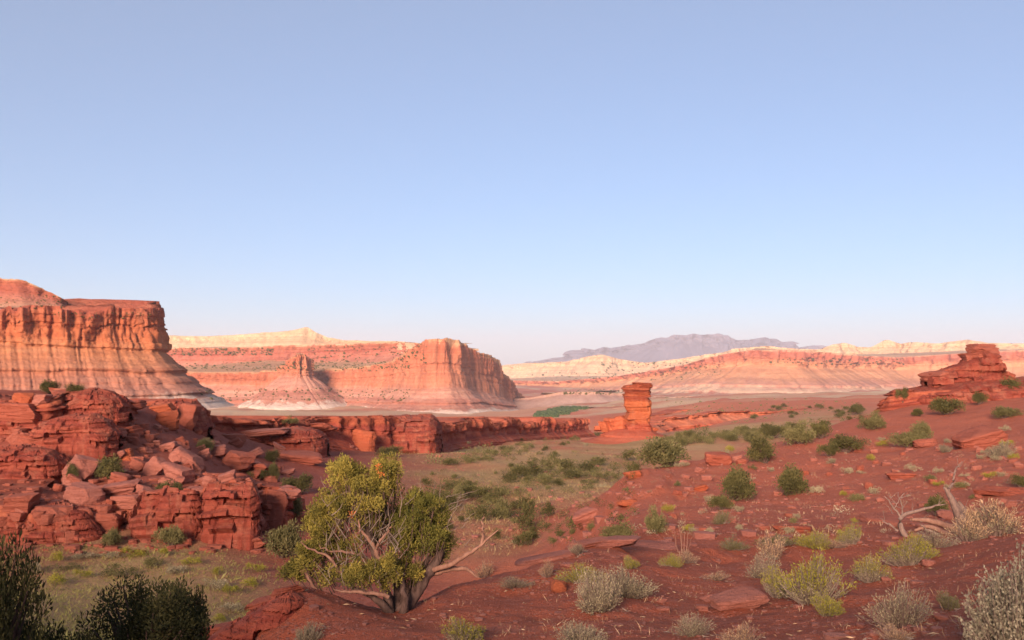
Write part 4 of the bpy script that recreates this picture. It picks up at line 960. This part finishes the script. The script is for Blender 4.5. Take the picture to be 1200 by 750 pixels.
# --- hillside and outcrop plants, one by one
HS = [
 ('juniper', 857,586,38,34,'dark juniper on the knoll, above its smaller low companion','juniper'),
 ('juniper', 845,598,24,16,'low dark bush under the juniper on the knoll','shrub'),
 ('juniper', 921,580,40,30,'dark round juniper on the slope right of the knoll','juniper'),
 ('juniper_olive', 785,547,60,36,'wide olive bush crowning the knoll below the pillar','shrub'),
 ('juniper', 898,543,34,32,'upright dark juniper above the knoll on the skyline of the slope','juniper'),
 ('juniper_olive', 767,624,24,32,'small open tree at the foot of the knoll','small tree'),
 ('juniper_olive', 722,634,30,22,'twisted low shrub at the left foot of the knoll','shrub'),
 ('juniper', 991,530,36,20,'dark bush in the middle of the right slope','shrub'),
 ('juniper', 972,535,22,14,'low dark bush touching the left of the middle slope bush','shrub'),
 ('juniper_olive', 938,520,34,28,'left bush of the pair on the slope crest','shrub'),
 ('juniper', 962,514,24,22,'right bush of the pair on the slope crest','shrub'),
 ('juniper', 905,514,28,16,'far dark bush left of the crest pair','shrub'),
 ('juniper_olive', 1080,516,24,20,'upper half of the olive bush pair below the butte','shrub'),
 ('juniper_olive', 1064,524,30,20,'lower half of the olive bush pair below the butte','shrub'),
 ('juniper', 1108,486,34,20,'broad dark bush on the red slope under the butte','shrub'),
 ('juniper', 1078,488,14,10,'small dark bush left of the broad bush under the butte','shrub'),
 ('juniper', 1148,474,14,14,'small dark bush at the foot of the butte','shrub'),
 ('juniper', 1190,466,24,22,'dark juniper at the right edge beside the butte','juniper'),
 ('juniper', 1058,470,12,14,'little dark bush on the left end of the butte ledge','shrub'),
 ('juniper_olive', 1024,503,26,20,'olive bush on the crest left of the butte','shrub'),
 ('juniper', 1004,486,16,14,'dark dot of a bush where the crest meets the valley','shrub'),
 ('juniper_olive', 1178,490,26,12,'yellowish bush at the right border below the butte','shrub'),
 ('grey', 1172,536,32,18,'grey green bush on the right slope below the big slab','shrub'),
 ('grey', 1108,530,18,9,'small grey bush in the middle of the right slope','shrub'),
 ('juniper', 1196,572,18,14,'dark bush cut by the right border above the tan brush','shrub'),
 ('juniper', 1098,605,24,22,'dark green bush behind the fallen dead tree','shrub'),
 ('olive', 860,644,30,12,'low green bush at the foot of the red slope behind the bench','shrub'),
 ('olive', 846,614,20,14,'grey green bush among pale stones on the knoll flank','shrub'),
 ('juniper', 133,561,30,26,'round green shrub in the middle of the left outcrop','shrub'),
 ('juniper', 197,588,32,24,'green shrub with hanging twigs above the outcrop foot','shrub'),
 ('juniper', 84,568,15,24,'upright green shrub before the big rounded boulder','shrub'),
 ('juniper_olive', 188,618,24,30,'faint grey shrub on the outcrop face','shrub'),
 ('juniper_olive', 201,640,26,24,'small pale trunked tree at the outcrop foot','small tree'),
 ('juniper_olive', 330,654,38,38,'round olive bush below the end block of the outcrop','shrub'),
 ('juniper', 320,541,16,14,'dark bush on the red slope behind the outcrop','shrub'),
 ('juniper', 320,564,13,20,'narrow upright bush above the outcrop end block','shrub'),
 ('juniper', 302,562,20,10,'low dark bush left of the narrow upright bush','shrub'),
 ('juniper', 350,580,32,22,'dark bush in the cleft right of the end block','shrub'),
 ('juniper', 57,462,22,18,'dark shrub on the outcrop crest, the larger of the crest pair','shrub'),
 ('juniper', 88,462,20,13,'smaller shrub on the outcrop crest','shrub'),
 ('juniper_olive', 338,496,20,9,'little bush on the rim wall top','shrub'),
 ('juniper_olive', 127,640,24,18,'grey green bush at the outcrop foot, left of the small tree','shrub'),
 ('juniper_olive', 240,530,22,14,'dark twiggy bush in the gully right of the outcrop','shrub'),
 ('juniper', 455,535,22,12,'dark bush under the rim wall behind the main juniper','shrub'),
 ('juniper_olive', 345,608,20,24,'dim bush beside the outcrop end block','shrub'),
]
for kd, px, py, w, h, lab, nm in HS:
    plant(kd, px, py, w, h, lab, name=nm.replace(' ', '_'), cat=nm)
# the dark junipers of the lower left corner
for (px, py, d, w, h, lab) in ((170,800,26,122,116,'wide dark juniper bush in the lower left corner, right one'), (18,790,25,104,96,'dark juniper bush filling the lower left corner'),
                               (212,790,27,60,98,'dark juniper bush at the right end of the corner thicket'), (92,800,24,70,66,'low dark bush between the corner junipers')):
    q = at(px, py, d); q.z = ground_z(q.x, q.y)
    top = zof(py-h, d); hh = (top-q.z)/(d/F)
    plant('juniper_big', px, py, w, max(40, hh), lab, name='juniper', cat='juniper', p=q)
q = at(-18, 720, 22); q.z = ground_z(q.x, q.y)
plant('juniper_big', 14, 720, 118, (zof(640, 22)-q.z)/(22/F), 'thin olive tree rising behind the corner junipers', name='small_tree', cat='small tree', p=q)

# --- left flat: small yellow and grey shrubs in the grass
for kd, px, py, w, h, lab in (('small_yellow',65,658,14,12,'upright yellow shrub on the left flat below the outcrop'),('small_yellow',63,686,24,12,'bright yellow green shrub above the corner juniper'),
     ('small_yellow',97,677,18,10,'yellow green cushion with a red stone under it'),('small_yellow',158,652,34,9,'wide yellow green mat in the middle of the left flat'),('small_grey',130,655,30,9,'grey green mat left of the wide yellow mat'),
     ('small_yellow',190,652,14,10,'yellow tuft at the right end of the wide mat'),('small_yellow',222,662,26,8,'green mat on the right of the left flat'),('small_yellow',256,674,14,10,'round yellow green tuft near the bench edge'),
     ('small_grey',95,655,24,8,'grey mat near the foot of the dull brown block'),('small_grey',205,672,28,10,'grey green shrub mat before the outcrop foot'),('small_yellow',268,697,26,11,'yellow green shrub right of the corner thicket'),
     ('small_yellow',290,688,22,11,'yellow green shrub beside the dark bench edge'),('small_grey',255,690,26,10,'grey shrub between two yellow green ones near the bench edge'),('small_yellow',300,670,22,10,'green tuft where the left flat meets the bench'),
     ('small_grey',270,716,26,9,'grey green shrub low against the bench edge'),('small_yellow',255,728,20,8,'faint green shrub under the bench edge'),('small_olive',180,665,22,14,'dry twiggy shrub in the centre of the left flat'),
     ('small_olive',140,676,30,14,'olive shrub just above the corner juniper'),('small_grey',40,672,20,12,'grey shrub beside the thin olive tree'),('small_olive',80,668,20,9,'dull olive shrub left of the yellow cushion')):
    plant(kd, px, py, w, h, lab)

# --- valley bushes: the larger ones placed one by one, then the bands
VAL = [(645,553,26,20),(625,560,24,15),(607,560,22,15),(663,553,20,14),(596,566,20,12),(640,566,24,9),(668,560,22,9),(690,553,24,11),(700,545,20,9),(735,540,18,12),(742,556,18,13),(702,560,24,12),(680,560,22,11),
       (590,605,22,20),(588,608,16,14),(617,608,26,24),(615,622,26,24),(643,606,20,17),(545,582,22,14),(565,585,26,14),(550,575,16,12),(575,590,18,12),(536,585,14,16),(527,596,22,18),(560,610,24,18),(605,598,20,10),(583,632,12,12),(612,640,24,16),
       (675,620,22,14),(638,620,14,9),(525,545,16,8),(552,543,14,7),(572,532,20,6),(592,528,18,5),(613,523,16,5),(567,540,18,6),(540,570,20,10),(585,580,22,9),(655,570,16,8),(672,517,12,6),(700,512,10,5),(640,527,8,4),(660,522,8,4),(600,548,10,5),(622,545,9,5),(650,535,8,5),(512,590,18,14),(500,570,16,10),(625,632,16,9),(655,630,14,8)]
for px, py, w, h in VAL:
    plant(random.choice(['small_dark', 'small_dark', 'small_olive']), px, py, w, h*1.1, ('dark rounded juniper bush' if h >= 12 else 'low olive bush') + (' at the left' if px < 570 else ' in the centre' if px < 635 else ' at the right') + ' of the valley floor ' + ('below the rim wall' if py < 547 else 'along the middle bush line' if py < 578 else 'in the near grass' if py < 612 else 'just beyond the bench'), group='juniper bushes on the valley floor' if h >= 12 else 'low bushes on the valley floor')
for _ in range(60):      # the dense band beyond the crest of the right slope
    u = random.random(); px = 775+u*165; py = 519-u*11+random.uniform(-6, 6)
    s_ = random.uniform(7, 14)
    plant(random.choice(['small_dark', 'small_olive', 'small_olive']), px, py, s_, s_*.7, 'dark bush in the ' + ('left end' if u < .33 else 'middle' if u < .66 else 'right end') + (', back edge,' if py < 513.5-(u-.5)*11 else ', front edge,') + ' of the dense band behind the right slope', group='bushes of the dense valley band')
for _ in range(40):      # loose scatter below the rim wall and up the far right
    px = random.uniform(480, 740); py = random.uniform(515, 640); s_ = random.uniform(5, 9)*(.5+.5*(py-500)/140)
    plant(random.choice(['small_grey', 'small_olive', 'small_dark']), px, py, s_*1.5, s_, 'small scrubby bush on the valley floor ' + ('near the rim wall' if py < 545 else 'among the junipers' if py < 595 else 'close to the bench') + (', left side' if px < 570 else ', centre' if px < 660 else ', toward the knoll'), group='scrub scattered on the valley floor')
for _ in range(60):
    px = random.uniform(780, 1200); py = random.uniform(505+max(0, 930-px)*.25, 628); s_ = random.uniform(6, 11)
    plant(random.choice(['small_grey', 'small_grey', 'small_olive', 'small_yellow']), px, py, s_*1.4, s_*.8, 'small pale shrub ' + ('high' if py < 545 else 'half way down' if py < 585 else 'low') + ' on the stony red slope ' + ('of the knoll' if px < 900 else 'below the crest bushes' if px < 1040 else 'below the butte'), group='small shrubs on the right slope')
for _ in range(26):
    px = random.uniform(880, 1010); py = random.uniform(476, 492); s_ = random.uniform(4, 8)
    plant('small_dark', px, py, s_*1.3, s_*.8, 'distant dark bush on the valley floor left of the butte', group='far bushes left of the butte')

# --- stuff: grass and far scrub
def tufts(name, pts, mat, label, hgt, n=7, sp=.5, wd=.16):
    C, D, L, T = [], [], [], []
    for p in pts:
        s_ = hgt*math.exp(random.gauss(0, .35)); q = RNG.normal(size=(n, 3))*np.array([sp*s_, sp*s_, 0])
        C.append(np.array(p)+q-np.array([0, 0, .02])); D.append(RNG.normal(size=(n, 3))*.35+np.array([0, 0, 1.0])+q/s_*.5); L.append(np.full(n, s_)*RNG.uniform(.6, 1.2, n)); T.append(np.clip(random.random()+RNG.normal(size=n)*.2, 0, 1))
    L = np.concatenate(L)
    tag(leaf_obj(name, [leaves(np.concatenate(C), np.concatenate(D), L, L*wd, np.concatenate(T))], mat), label, kind='stuff')
def litter(name, spots, mat, label):
    C = []
    for (x, y, r, n) in spots:
        for _ in range(n):
            a = random.uniform(0, 6.28); q = r*random.random()**.7
            X_, Y_ = x+math.cos(a)*q, y+math.sin(a)*q
            C.append((X_, Y_, ground_z(X_, Y_)+.006))
    n = len(C); D = RNG.normal(size=(n, 3))*np.array([1, 1, .16])
    L = RNG.uniform(.03, .14, n)
    tag(leaf_obj(name, [leaves(np.array(C), D, L, L*.13+.004, RNG.random(n))], mat), label, kind='stuff')
near_sh = [(o.location.x, o.location.y, max(.45, o.scale[0]*.75), 45) for o in list(COL.objects) if o.parent is None and o.get('category') in ('rabbitbrush', 'shrub', 'grass tuft') and o.location.y < 42]
litter('plant_litter', near_sh, TWIG, 'grey twig litter under the bench shrubs')
litter('straw_litter', [(x, y, 1.2, 7) for x, y, z in rand_hits(90, 300, 1200, 640, 750)], L_DRY, 'scraps of straw on the bench soil')
gz = lambda x, y: ground_z(x, y)
def grass_pts(n, x0, x1, d0, d1, thr=.3):
    r = []; k = 0
    while len(r) < n and k < n*6:
        k += 1
        d = math.exp(random.uniform(math.log(d0), math.log(d1))); px = random.uniform(x0, x1)
        if float(grassiness(np.array([px]), np.array([d]))[0]) < thr*random.uniform(.4, 1.6): continue
        x = (px-600)/F*d; r.append((x, d, gz(x, d)))
    return r
tufts('valley_grass', grass_pts(9500, 420, 960, 72, 420), L_VAL, 'dry tan grass covering the valley floor', .22, 8, 1.6, .09)
L_FLAT = leaf_mat('pale_green_grass', (.19, .18, .055), (.35, .33, .10), (.46, .42, .16))
tufts('flat_grass', grass_pts(4200, -40, 330, 36, 72, .25), L_FLAT, 'pale green grass on the left flat below the outcrop', .17, 9, 1.2)
tufts('bench_grass', rand_hits(260, 480, 1200, 640, 745), L_DRY, 'thin straw blades on the bench soil', .09, 7, .7, .05)
tufts('slope_grass', rand_hits(700, 760, 1200, 510, 630, lambda x, y: y > 505+max(0, 930-x)*.22), L_DRY, 'sparse straw tufts on the right slope', .12, 8, .8, .08)
def scrub(name, pts, mat, label, r0, per=46):
    packs = []
    for p in pts:
        r = r0*math.exp(random.gauss(0, .35)); tn = random.random()
        for k in range(random.randint(1, 3)):
            packs.append(clump_pack(np.array(p)+np.array([random.uniform(-r, r), random.uniform(-r, r), r*.6]), r*random.uniform(.6, 1), per, r*.26, r*.16, tn))
    tag(leaf_obj(name, packs, mat), label, kind='stuff')
def band_pts(n, segs, w):
    r = []
    while len(r) < n:
        (x0, y0), (x1, y1) = random.choice(segs); u = random.random()
        h = hit(x0+(x1-x0)*u+random.gauss(0, 6), y0+(y1-y0)*u+random.gauss(0, w))
        if h is not None and 95 < h.y < 600: r.append((h.x, h.y, h.z))
    return r
MID = [((520,600),(590,575)),((560,590),(650,560)),((590,562),(680,552)),((650,560),(745,545)),((610,550),(660,540)),((540,605),(620,612)),((600,640),(660,615)),((500,585),(560,570)),((680,565),(740,556))]
NORTH = [((520,546),(600,528)),((560,540),(660,518)),((640,520),(700,510)),((775,518),(860,508)),((800,520),(940,503)),((860,508),(960,492)),((900,505),(1000,490))]
scrub('valley_scrub', band_pts(170, MID, 4.5), L_DARK, 'dark scrub thickening the bush lines of the valley', .5)
scrub('valley_brush', band_pts(190, MID, 11), L_OLIVE, 'olive brush between the valley junipers', .34)
scrub('valley_dots', rand_hits(260, 470, 745, 522, 640, lambda x, y: float(grassiness(np.array([x*1.0]), np.array([130.0]))[0]) > .2), L_DARK, 'small dark plants dotted over the valley grass', .26, 34)
scrub('north_scrub', band_pts(220, NORTH, 1.8), L_OLIVE, 'olive scrub of the far bush lines in the valley', .62, 40)
scrub('slope_scrub', rand_hits(120, 700, 1200, 505, 632, lambda x, y: y > 505+max(0, 930-x)*.22), L_GREY, 'tiny grey green plants between the stones of the right slope', .10, 30)
def far_scrub(name, n, boxes, size, mat, label):
    Vs, Fs = [], []; base, fb = rock_np(9, n=4, planes=2, power=2.2, rough=.25); o = 0
    bv = FARBVH
    while n > 0:
        n -= 1
        x0, x1, y0, y1 = random.choice(boxes); px, py = random.uniform(x0, x1), random.uniform(y0, y1)
        h_ = bv.ray_cast(Vector((0, 0, EZ)), Vector(ray(px, py)).normalized(), 30000)[0]
        if h_ is None or h_.y < 500: continue
        s_ = size*h_.y/F*math.exp(random.gauss(0, .3))
        Vs.append(base*np.array([s_*1.5, s_*1.5, s_])+np.array(h_)); Fs.append(fb+o); o += len(base)
    tag(obj(name, mesh_np(name, np.concatenate(Vs), np.concatenate(Fs), attrs={'tint': RNG.random(o)}, mats=[mat])), label, kind='stuff')
far_parts = [BV[0]]
for nm in ('left_mesa', 'left_mesa_cap', 'middle_mesa', 'middle_mesa_tier', 'far_ridge', 'far_dome_ridge', 'grey_hill', 'pink_hill', 'fluted_butte'):
    me = bpy.data.objects[nm].data; v = np.empty(len(me.vertices)*3, np.float32); me.vertices.foreach_get('co', v)
    f = np.empty(len(me.polygons)*4, np.int32); me.loops.foreach_get('vertex_index', f)
    far_parts.append((v.reshape(-1, 3), f.reshape(-1, 4)))
FARBVH = make_bvh(far_parts)
far_scrub('mesa_scrub', 900, [(210,480,424,435),(360,500,405,426),(200,320,408,416),(230,480,455,470),(200,480,428,432)], 1.3, L_DARK, 'dark scrub dotted along the ledges of the middle mesa')
far_scrub('ridge_scrub', 420, [(620,800,436,446),(700,850,424,440),(660,730,456,462),(900,1060,420,428)], 1.2, L_DARK, 'dark scrub dotted over the far ridge')
far_scrub('floor_scrub', 380, [(780,1000,466,496),(800,960,480,496)], 1.5, L_OLIVE, 'far scrub on the red flats left of the butte')
far_scrub('cap_scrub', 110, [(0,80,345,362),(60,180,366,374)], 1.1, L_DARK, 'dark scrub on the cap of the left mesa')
far_scrub('cottonwood_grove', 1100, [(634,668,482,486),(642,677,479,483),(627,654,485,489),(648,668,478,482),(630,640,483,487),(655,690,477,480)], 2.4, L_COT, 'green cottonwood grove in the valley mouth')

# ------------------------------------------------------------------ the big juniper
jb = hit(462, 716); JD = jb.y
tree = obj('juniper_tree', None, None, jb); tag(tree, 'large gnarled yellow green juniper with bare dead limbs on the bench edge', 'tree')
def jp(px, py, dd=0.0):
    q = at(px, py, JD+dd); return (q.x-jb.x, q.y-jb.y, q.z-jb.z)
def limb(pts, rad, n=14, wob=.012): return (curve([jp(*p_) for p_ in pts], n, wob), rad)
obj('trunk', tube_mesh('trunk', [
    limb([(468,722,0),(484,700,.1),(500,676,.15),(514,655,.2),(522,636,.3),(521,622,.5)], (0.144, 0.122, 0.108, 0.0864, 0.0648, 0.036), 16),
    limb([(462,720,.1),(478,694,.3),(494,668,.35),(506,650,.4)], (0.115, 0.101, 0.072, 0.036)),
    limb([(458,722,-.1),(452,690,0),(440,650,.1),(428,612,.1),(420,575,.1)], (0.108, 0.0792, 0.0648, 0.0504, 0.0216)),
    limb([(462,720,.2),(466,680,.3),(462,640,.4),(452,600,.4),(448,565,.3)], (0.108, 0.072, 0.0576, 0.0432, 0.0216)),
    limb([(458,720,-.2),(440,700,-.3),(415,690,-.4),(395,678,-.4)], (0.0864, 0.0576, 0.036, 0.0216)),
    limb([(462,722,.1),(480,650,.5),(490,620,.6),(500,590,.6)], (0.0864, 0.0576, 0.036, 0.0144)),
    limb([(455,722,.3),(430,712,.2),(408,716,.1),(395,722,0)], (0.072, 0.0576, 0.0432, 0.0216)),
    limb([(470,722,-.2),(476,705,-.3),(470,685,-.3),(476,660,-.2)], (0.0792, 0.0648, 0.0432, 0.0216))], BARK, 9), tree)
for pts, rad in (([(508,668,.1),(530,660,0),(545,652,-.1),(556,644,-.1),(566,636,-.1),(584,620,-.1)], (.05, .048, .042, .035, .025, .008)),
                 ([(564,637,-.1),(567,625,-.1),(565,612,-.1),(566,604,-.1)], (.035, .03, .02, .008)),
                 ([(505,672,.2),(525,667,.2),(545,666,.2),(562,678,.2)], (.06, .05, .04, .015)),
                 ([(446,660,-.3),(438,640,-.4),(424,622,-.5),(420,612,-.5)], (.04, .035, .025, .012)),
                 ([(440,650,-.3),(444,635,-.5),(455,622,-.6),(460,616,-.6)], (.03, .028, .02, .01)),
                 ([(455,700,-.5),(430,694,-.6),(405,694,-.6),(390,690,-.5)], (.04, .035, .025, .01)),
                 ([(375,698,-.2),(362,680,-.3),(356,668,-.3),(346,672,-.3)], (.035, .03, .02, .01)),
                 ([(356,668,-.3),(366,660,-.3),(370,652,-.3)], (.02, .015, .006)),
                 ([(400,672,-.3),(385,650,-.3),(365,645,-.4),(352,636,-.4)], (.035, .025, .018, .008)),
                 ([(432,655,-.2),(410,646,-.4),(388,648,-.5),(374,640,-.5)], (.03, .025, .016, .007))):
    obj('dead_branch', tube_mesh('dead_branch', [limb(pts, rad)], DEAD, 7), tree)
tw = []
for _ in range(190):
    px, py = random.uniform(378, 475), random.uniform(590, 690)
    a = random.uniform(-2.6, -.5); l = random.uniform(14, 34); dd = random.uniform(-.7, .5)
    tw.append(limb([(px, py, dd), (px+math.cos(a)*l*.5+random.uniform(-4, 4), py+math.sin(a)*l*.5, dd), (px+math.cos(a)*l, py+math.sin(a)*l, dd+random.uniform(-.2, .2))], (.010, .007, .003), 6, .006))
for _ in range(40):
    px, py = random.uniform(480, 545), random.uniform(580, 640); a = random.uniform(-1.6, -.2); l = random.uniform(10, 24)
    tw.append(limb([(px, py, .3), (px+math.cos(a)*l*.5, py+math.sin(a)*l*.5, .3), (px+math.cos(a)*l, py+math.sin(a)*l, .2)], (.010, .007, .003), 6, .006))
tag(obj('twigs', tube_mesh('twigs', tw, TWIG, 4), tree), kind='stuff')
def puffs(name, blobs, mat, r0, r1, per, leaf, parent):
    packs = []
    for cx, cy, rx, ry, dc, rd, n, tn in blobs:
        for _ in range(int(n*2.0)):
            v = unit(RNG.normal(size=3))*RNG.random()**.35*RNG.uniform(.85, 1.15)
            c_ = np.array(jp(cx+v[0]*rx, cy+v[1]*ry, dc+v[2]*rd)); r = RNG.uniform(r0, r1)
            packs.append(clump_pack(c_, r, per, leaf, leaf*.34, np.clip(tn+RNG.normal()*.24, 0, 1), .55))
            if RNG.random() < .5: FOL.append((curve([c_*.9 - np.array([0, 0, .2]), c_], 4, .01), (.012, .005)))
    return leaf_obj(name, packs, mat, parent)
FOL = []
puffs('crown', [(420,585,44,34,0,.7,54,.6),(405,552,22,14,.1,.4,20,.75),(452,550,18,16,.1,.4,18,.7),(384,600,20,22,0,.4,18,.62),(432,562,34,20,.1,.5,20,.7),(380,625,16,14,-.1,.3,8,.5),(372,642,12,8,-.1,.2,4,.45),(374,614,18,22,.1,.4,12,.6),(366,650,16,14,0,.3,8,.5),(440,618,26,22,.5,.4,24,.5),(400,640,26,18,.1,.4,14,.5)],
      L_MAIN, .07, .155, 95, .055, tree)
puffs('lower_crown', [(424,672,20,16,-.5,.3,16,.55),(458,662,12,16,-.5,.25,9,.6),(448,676,22,12,-.4,.3,9,.5),(352,662,16,10,-.3,.3,8,.55),(362,645,10,7,-.2,.2,4,.5),(392,672,26,14,-.1,.4,14,.5),(478,668,16,20,-.1,.3,12,.5),(340,672,14,12,-.2,.3,8,.4)], L_MAIN, .07, .14, 90, .055, tree)
puffs('green_crown', [(488,606,30,30,.2,.6,44,.55),(505,630,20,20,.1,.4,18,.6),(474,632,22,14,0,.4,14,.5),(492,584,20,12,.3,.4,10,.6),(514,606,12,20,.4,.3,10,.4),(520,640,12,16,.4,.3,12,.5),(470,612,20,24,.6,.4,18,.5)], L_MAIN2, .07, .155, 95, .055, tree)
if FOL: tag(obj('branchlets', tube_mesh('branchlets', FOL, BARK, 4), tree), kind='stuff')
m_or, t, b = nodes('orange_dead_sprays', .8); b.inputs['Base Color'].default_value = (.55, .18, .05, 1)
leaf_obj('dead_spray', [clump_pack(np.array(jp(*q)), .05, 22, .05, .016, .5) for q in ((446,556,-.5),(412,603,-.7),(444,548,-.45))], m_or, tree)

# fallen dead tree at the right end of the bench
db = hit(1090, 628); DDp = db.y
dt = obj('dead_tree', None, None, db); tag(dt, 'fallen bleached dead tree with a twisted upright stump on the right of the bench', 'dead tree')
def dp(px, py, dd=0.0):
    q = at(px, py, DDp+dd); return (q.x-db.x, q.y-db.y, q.z-db.z)
def dl(pts, rad, n=14, wob=.012): return (curve([dp(*p_) for p_ in pts], n, wob), rad)
obj('stump', tube_mesh('stump', [dl([(1130,626,.2),(1126,606,.2),(1117,590,.1),(1110,574,0),(1106,572,0)], (.20, .17, .12, .07, .03)),
    dl([(1112,576,0),(1118,562,0),(1119,552,0),(1127,541,0)], (.05, .04, .025, .01)), dl([(1131,624,.4),(1134,604,.4),(1124,588,.3)], (.14, .11, .05))], PALEW, 9), dt)
obj('fallen_trunk', tube_mesh('fallen_trunk', [dl([(1128,626,.1),(1110,616,0),(1090,610,-.1),(1068,609,-.2)], (.13, .11, .09, .05)), dl([(1115,628,-.3),(1098,620,-.4),(1084,616,-.4),(1072,622,-.4)], (.10, .08, .06, .04))], DEAD, 9), dt)
for pts, rad in (([(1064,632,-.3),(1054,618,-.3),(1054,606,-.2),(1064,600,-.2),(1084,597,-.2),(1096,592,-.2),(1108,591,-.2)], (.10, .09, .07, .06, .05, .03, .015)),
                 ([(1056,606,-.2),(1048,596,-.2),(1040,584,-.2),(1036,582,-.2)], (.04, .03, .02, .008)), ([(1057,603,-.1),(1057,590,-.1),(1052,578,-.1)], (.03, .02, .008)),
                 ([(1052,622,-.3),(1042,614,-.3),(1034,611,-.3)], (.04, .03, .012)), ([(1048,596,-.2),(1054,584,-.2),(1060,578,-.2)], (.02, .015, .005)), ([(1108,634,-.5),(1090,622,-.5),(1078,614,-.5)], (.05, .04, .02))):
    obj('branch', tube_mesh('branch', [dl(pts, rad)], PALEW, 7), dt)
dtw = []
for px, py in [(1050,590),(1056,584),(1046,602),(1100,592),(1120,556),(1124,548),(1044,584),(1070,599),(1058,596),(1114,572),(1036,612),(1128,600),(1080,612),(1095,622)]:
    for _ in range(2):
        a = random.uniform(-2.8, -.3); l = random.uniform(6, 15)
        dtw.append(dl([(px, py, -.2), (px+math.cos(a)*l*.5+random.uniform(-2, 2), py+math.sin(a)*l*.5, -.2), (px+math.cos(a)*l, py+math.sin(a)*l, -.15)], (.014, .009, .004), 6, .008))
tag(obj('twigs', tube_mesh('twigs', dtw, PALEW, 4), dt), kind='stuff')
# stalks and a stick
sb = hit(800, 648)
sk = obj('dry_stalks', None, None, sb); tag(sk, 'thin dry pink stalks standing at the foot of the knoll', 'dry plant')
kS = sb.y/F
obj('stems', tube_mesh('stems', [(curve([(x0*kS, 0, -.1), (x1*kS, .1, h_*.5*kS), (x2*kS, 0, h_*kS)], 6, .008), (.012, .009, .004)) for x0, x1, x2, h_ in ((0,-1,-4,36),(2,3,4,40),(4,6,9,34),(-4,-8,-9,26),(6,9,14,24),(-1,0,-1,30))], DEAD, 5), sk)
st_ = hit(1158, 686); ks = st_.y/F
stick = obj('stick', tube_mesh('stick', [(curve([(-14*ks, 0, 14*ks), (-6*ks, 0, 7*ks), (4*ks, 0, -1*ks)], 8, .006), (.008, .014, .016))], PALEW, 6), None, st_)
tag(stick, 'bare pale stick leaning from the soil beside the corner sagebrush', 'stick')

# ------------------------------------------------------------------ haze: one closed box of thin air round everything
hm = bpy.data.materials.new('haze_air'); hm.use_nodes = True; t = hm.node_tree; t.nodes.clear()
pv = t.nodes.new('ShaderNodeVolumePrincipled'); pv.inputs['Density'].default_value = 3.6e-5; pv.inputs['Color'].default_value = (.86, .90, 1.0, 1)
om = t.nodes.new('ShaderNodeOutputMaterial'); t.links.new(pv.outputs[0], om.inputs['Volume'])
zmin = min(float(np.min(np.array([v.co.z for v in o.data.vertices]))) for o in COL.objects if o.name in ('mountain', 'far_dome_ridge'))
zmin = min(zmin, float(GV[..., 2].min()), -300) - 1.0
hx, z1 = 32500.0, 900.0
V = [(x, y, z) for x in (-hx, hx) for y in (-hx, hx) for z in (zmin-1, z1)]
Q = [(0, 1, 3, 2), (4, 6, 7, 5), (0, 4, 5, 1), (2, 3, 7, 6), (0, 2, 6, 4), (1, 5, 7, 3)]
hz = obj('haze', mesh_np('haze', np.array(V, float), np.array(Q), smooth=False, mats=[hm])); tag(hz, 'thin evening haze paling the far ridges', kind='stuff')
hm.use_fake_user = False
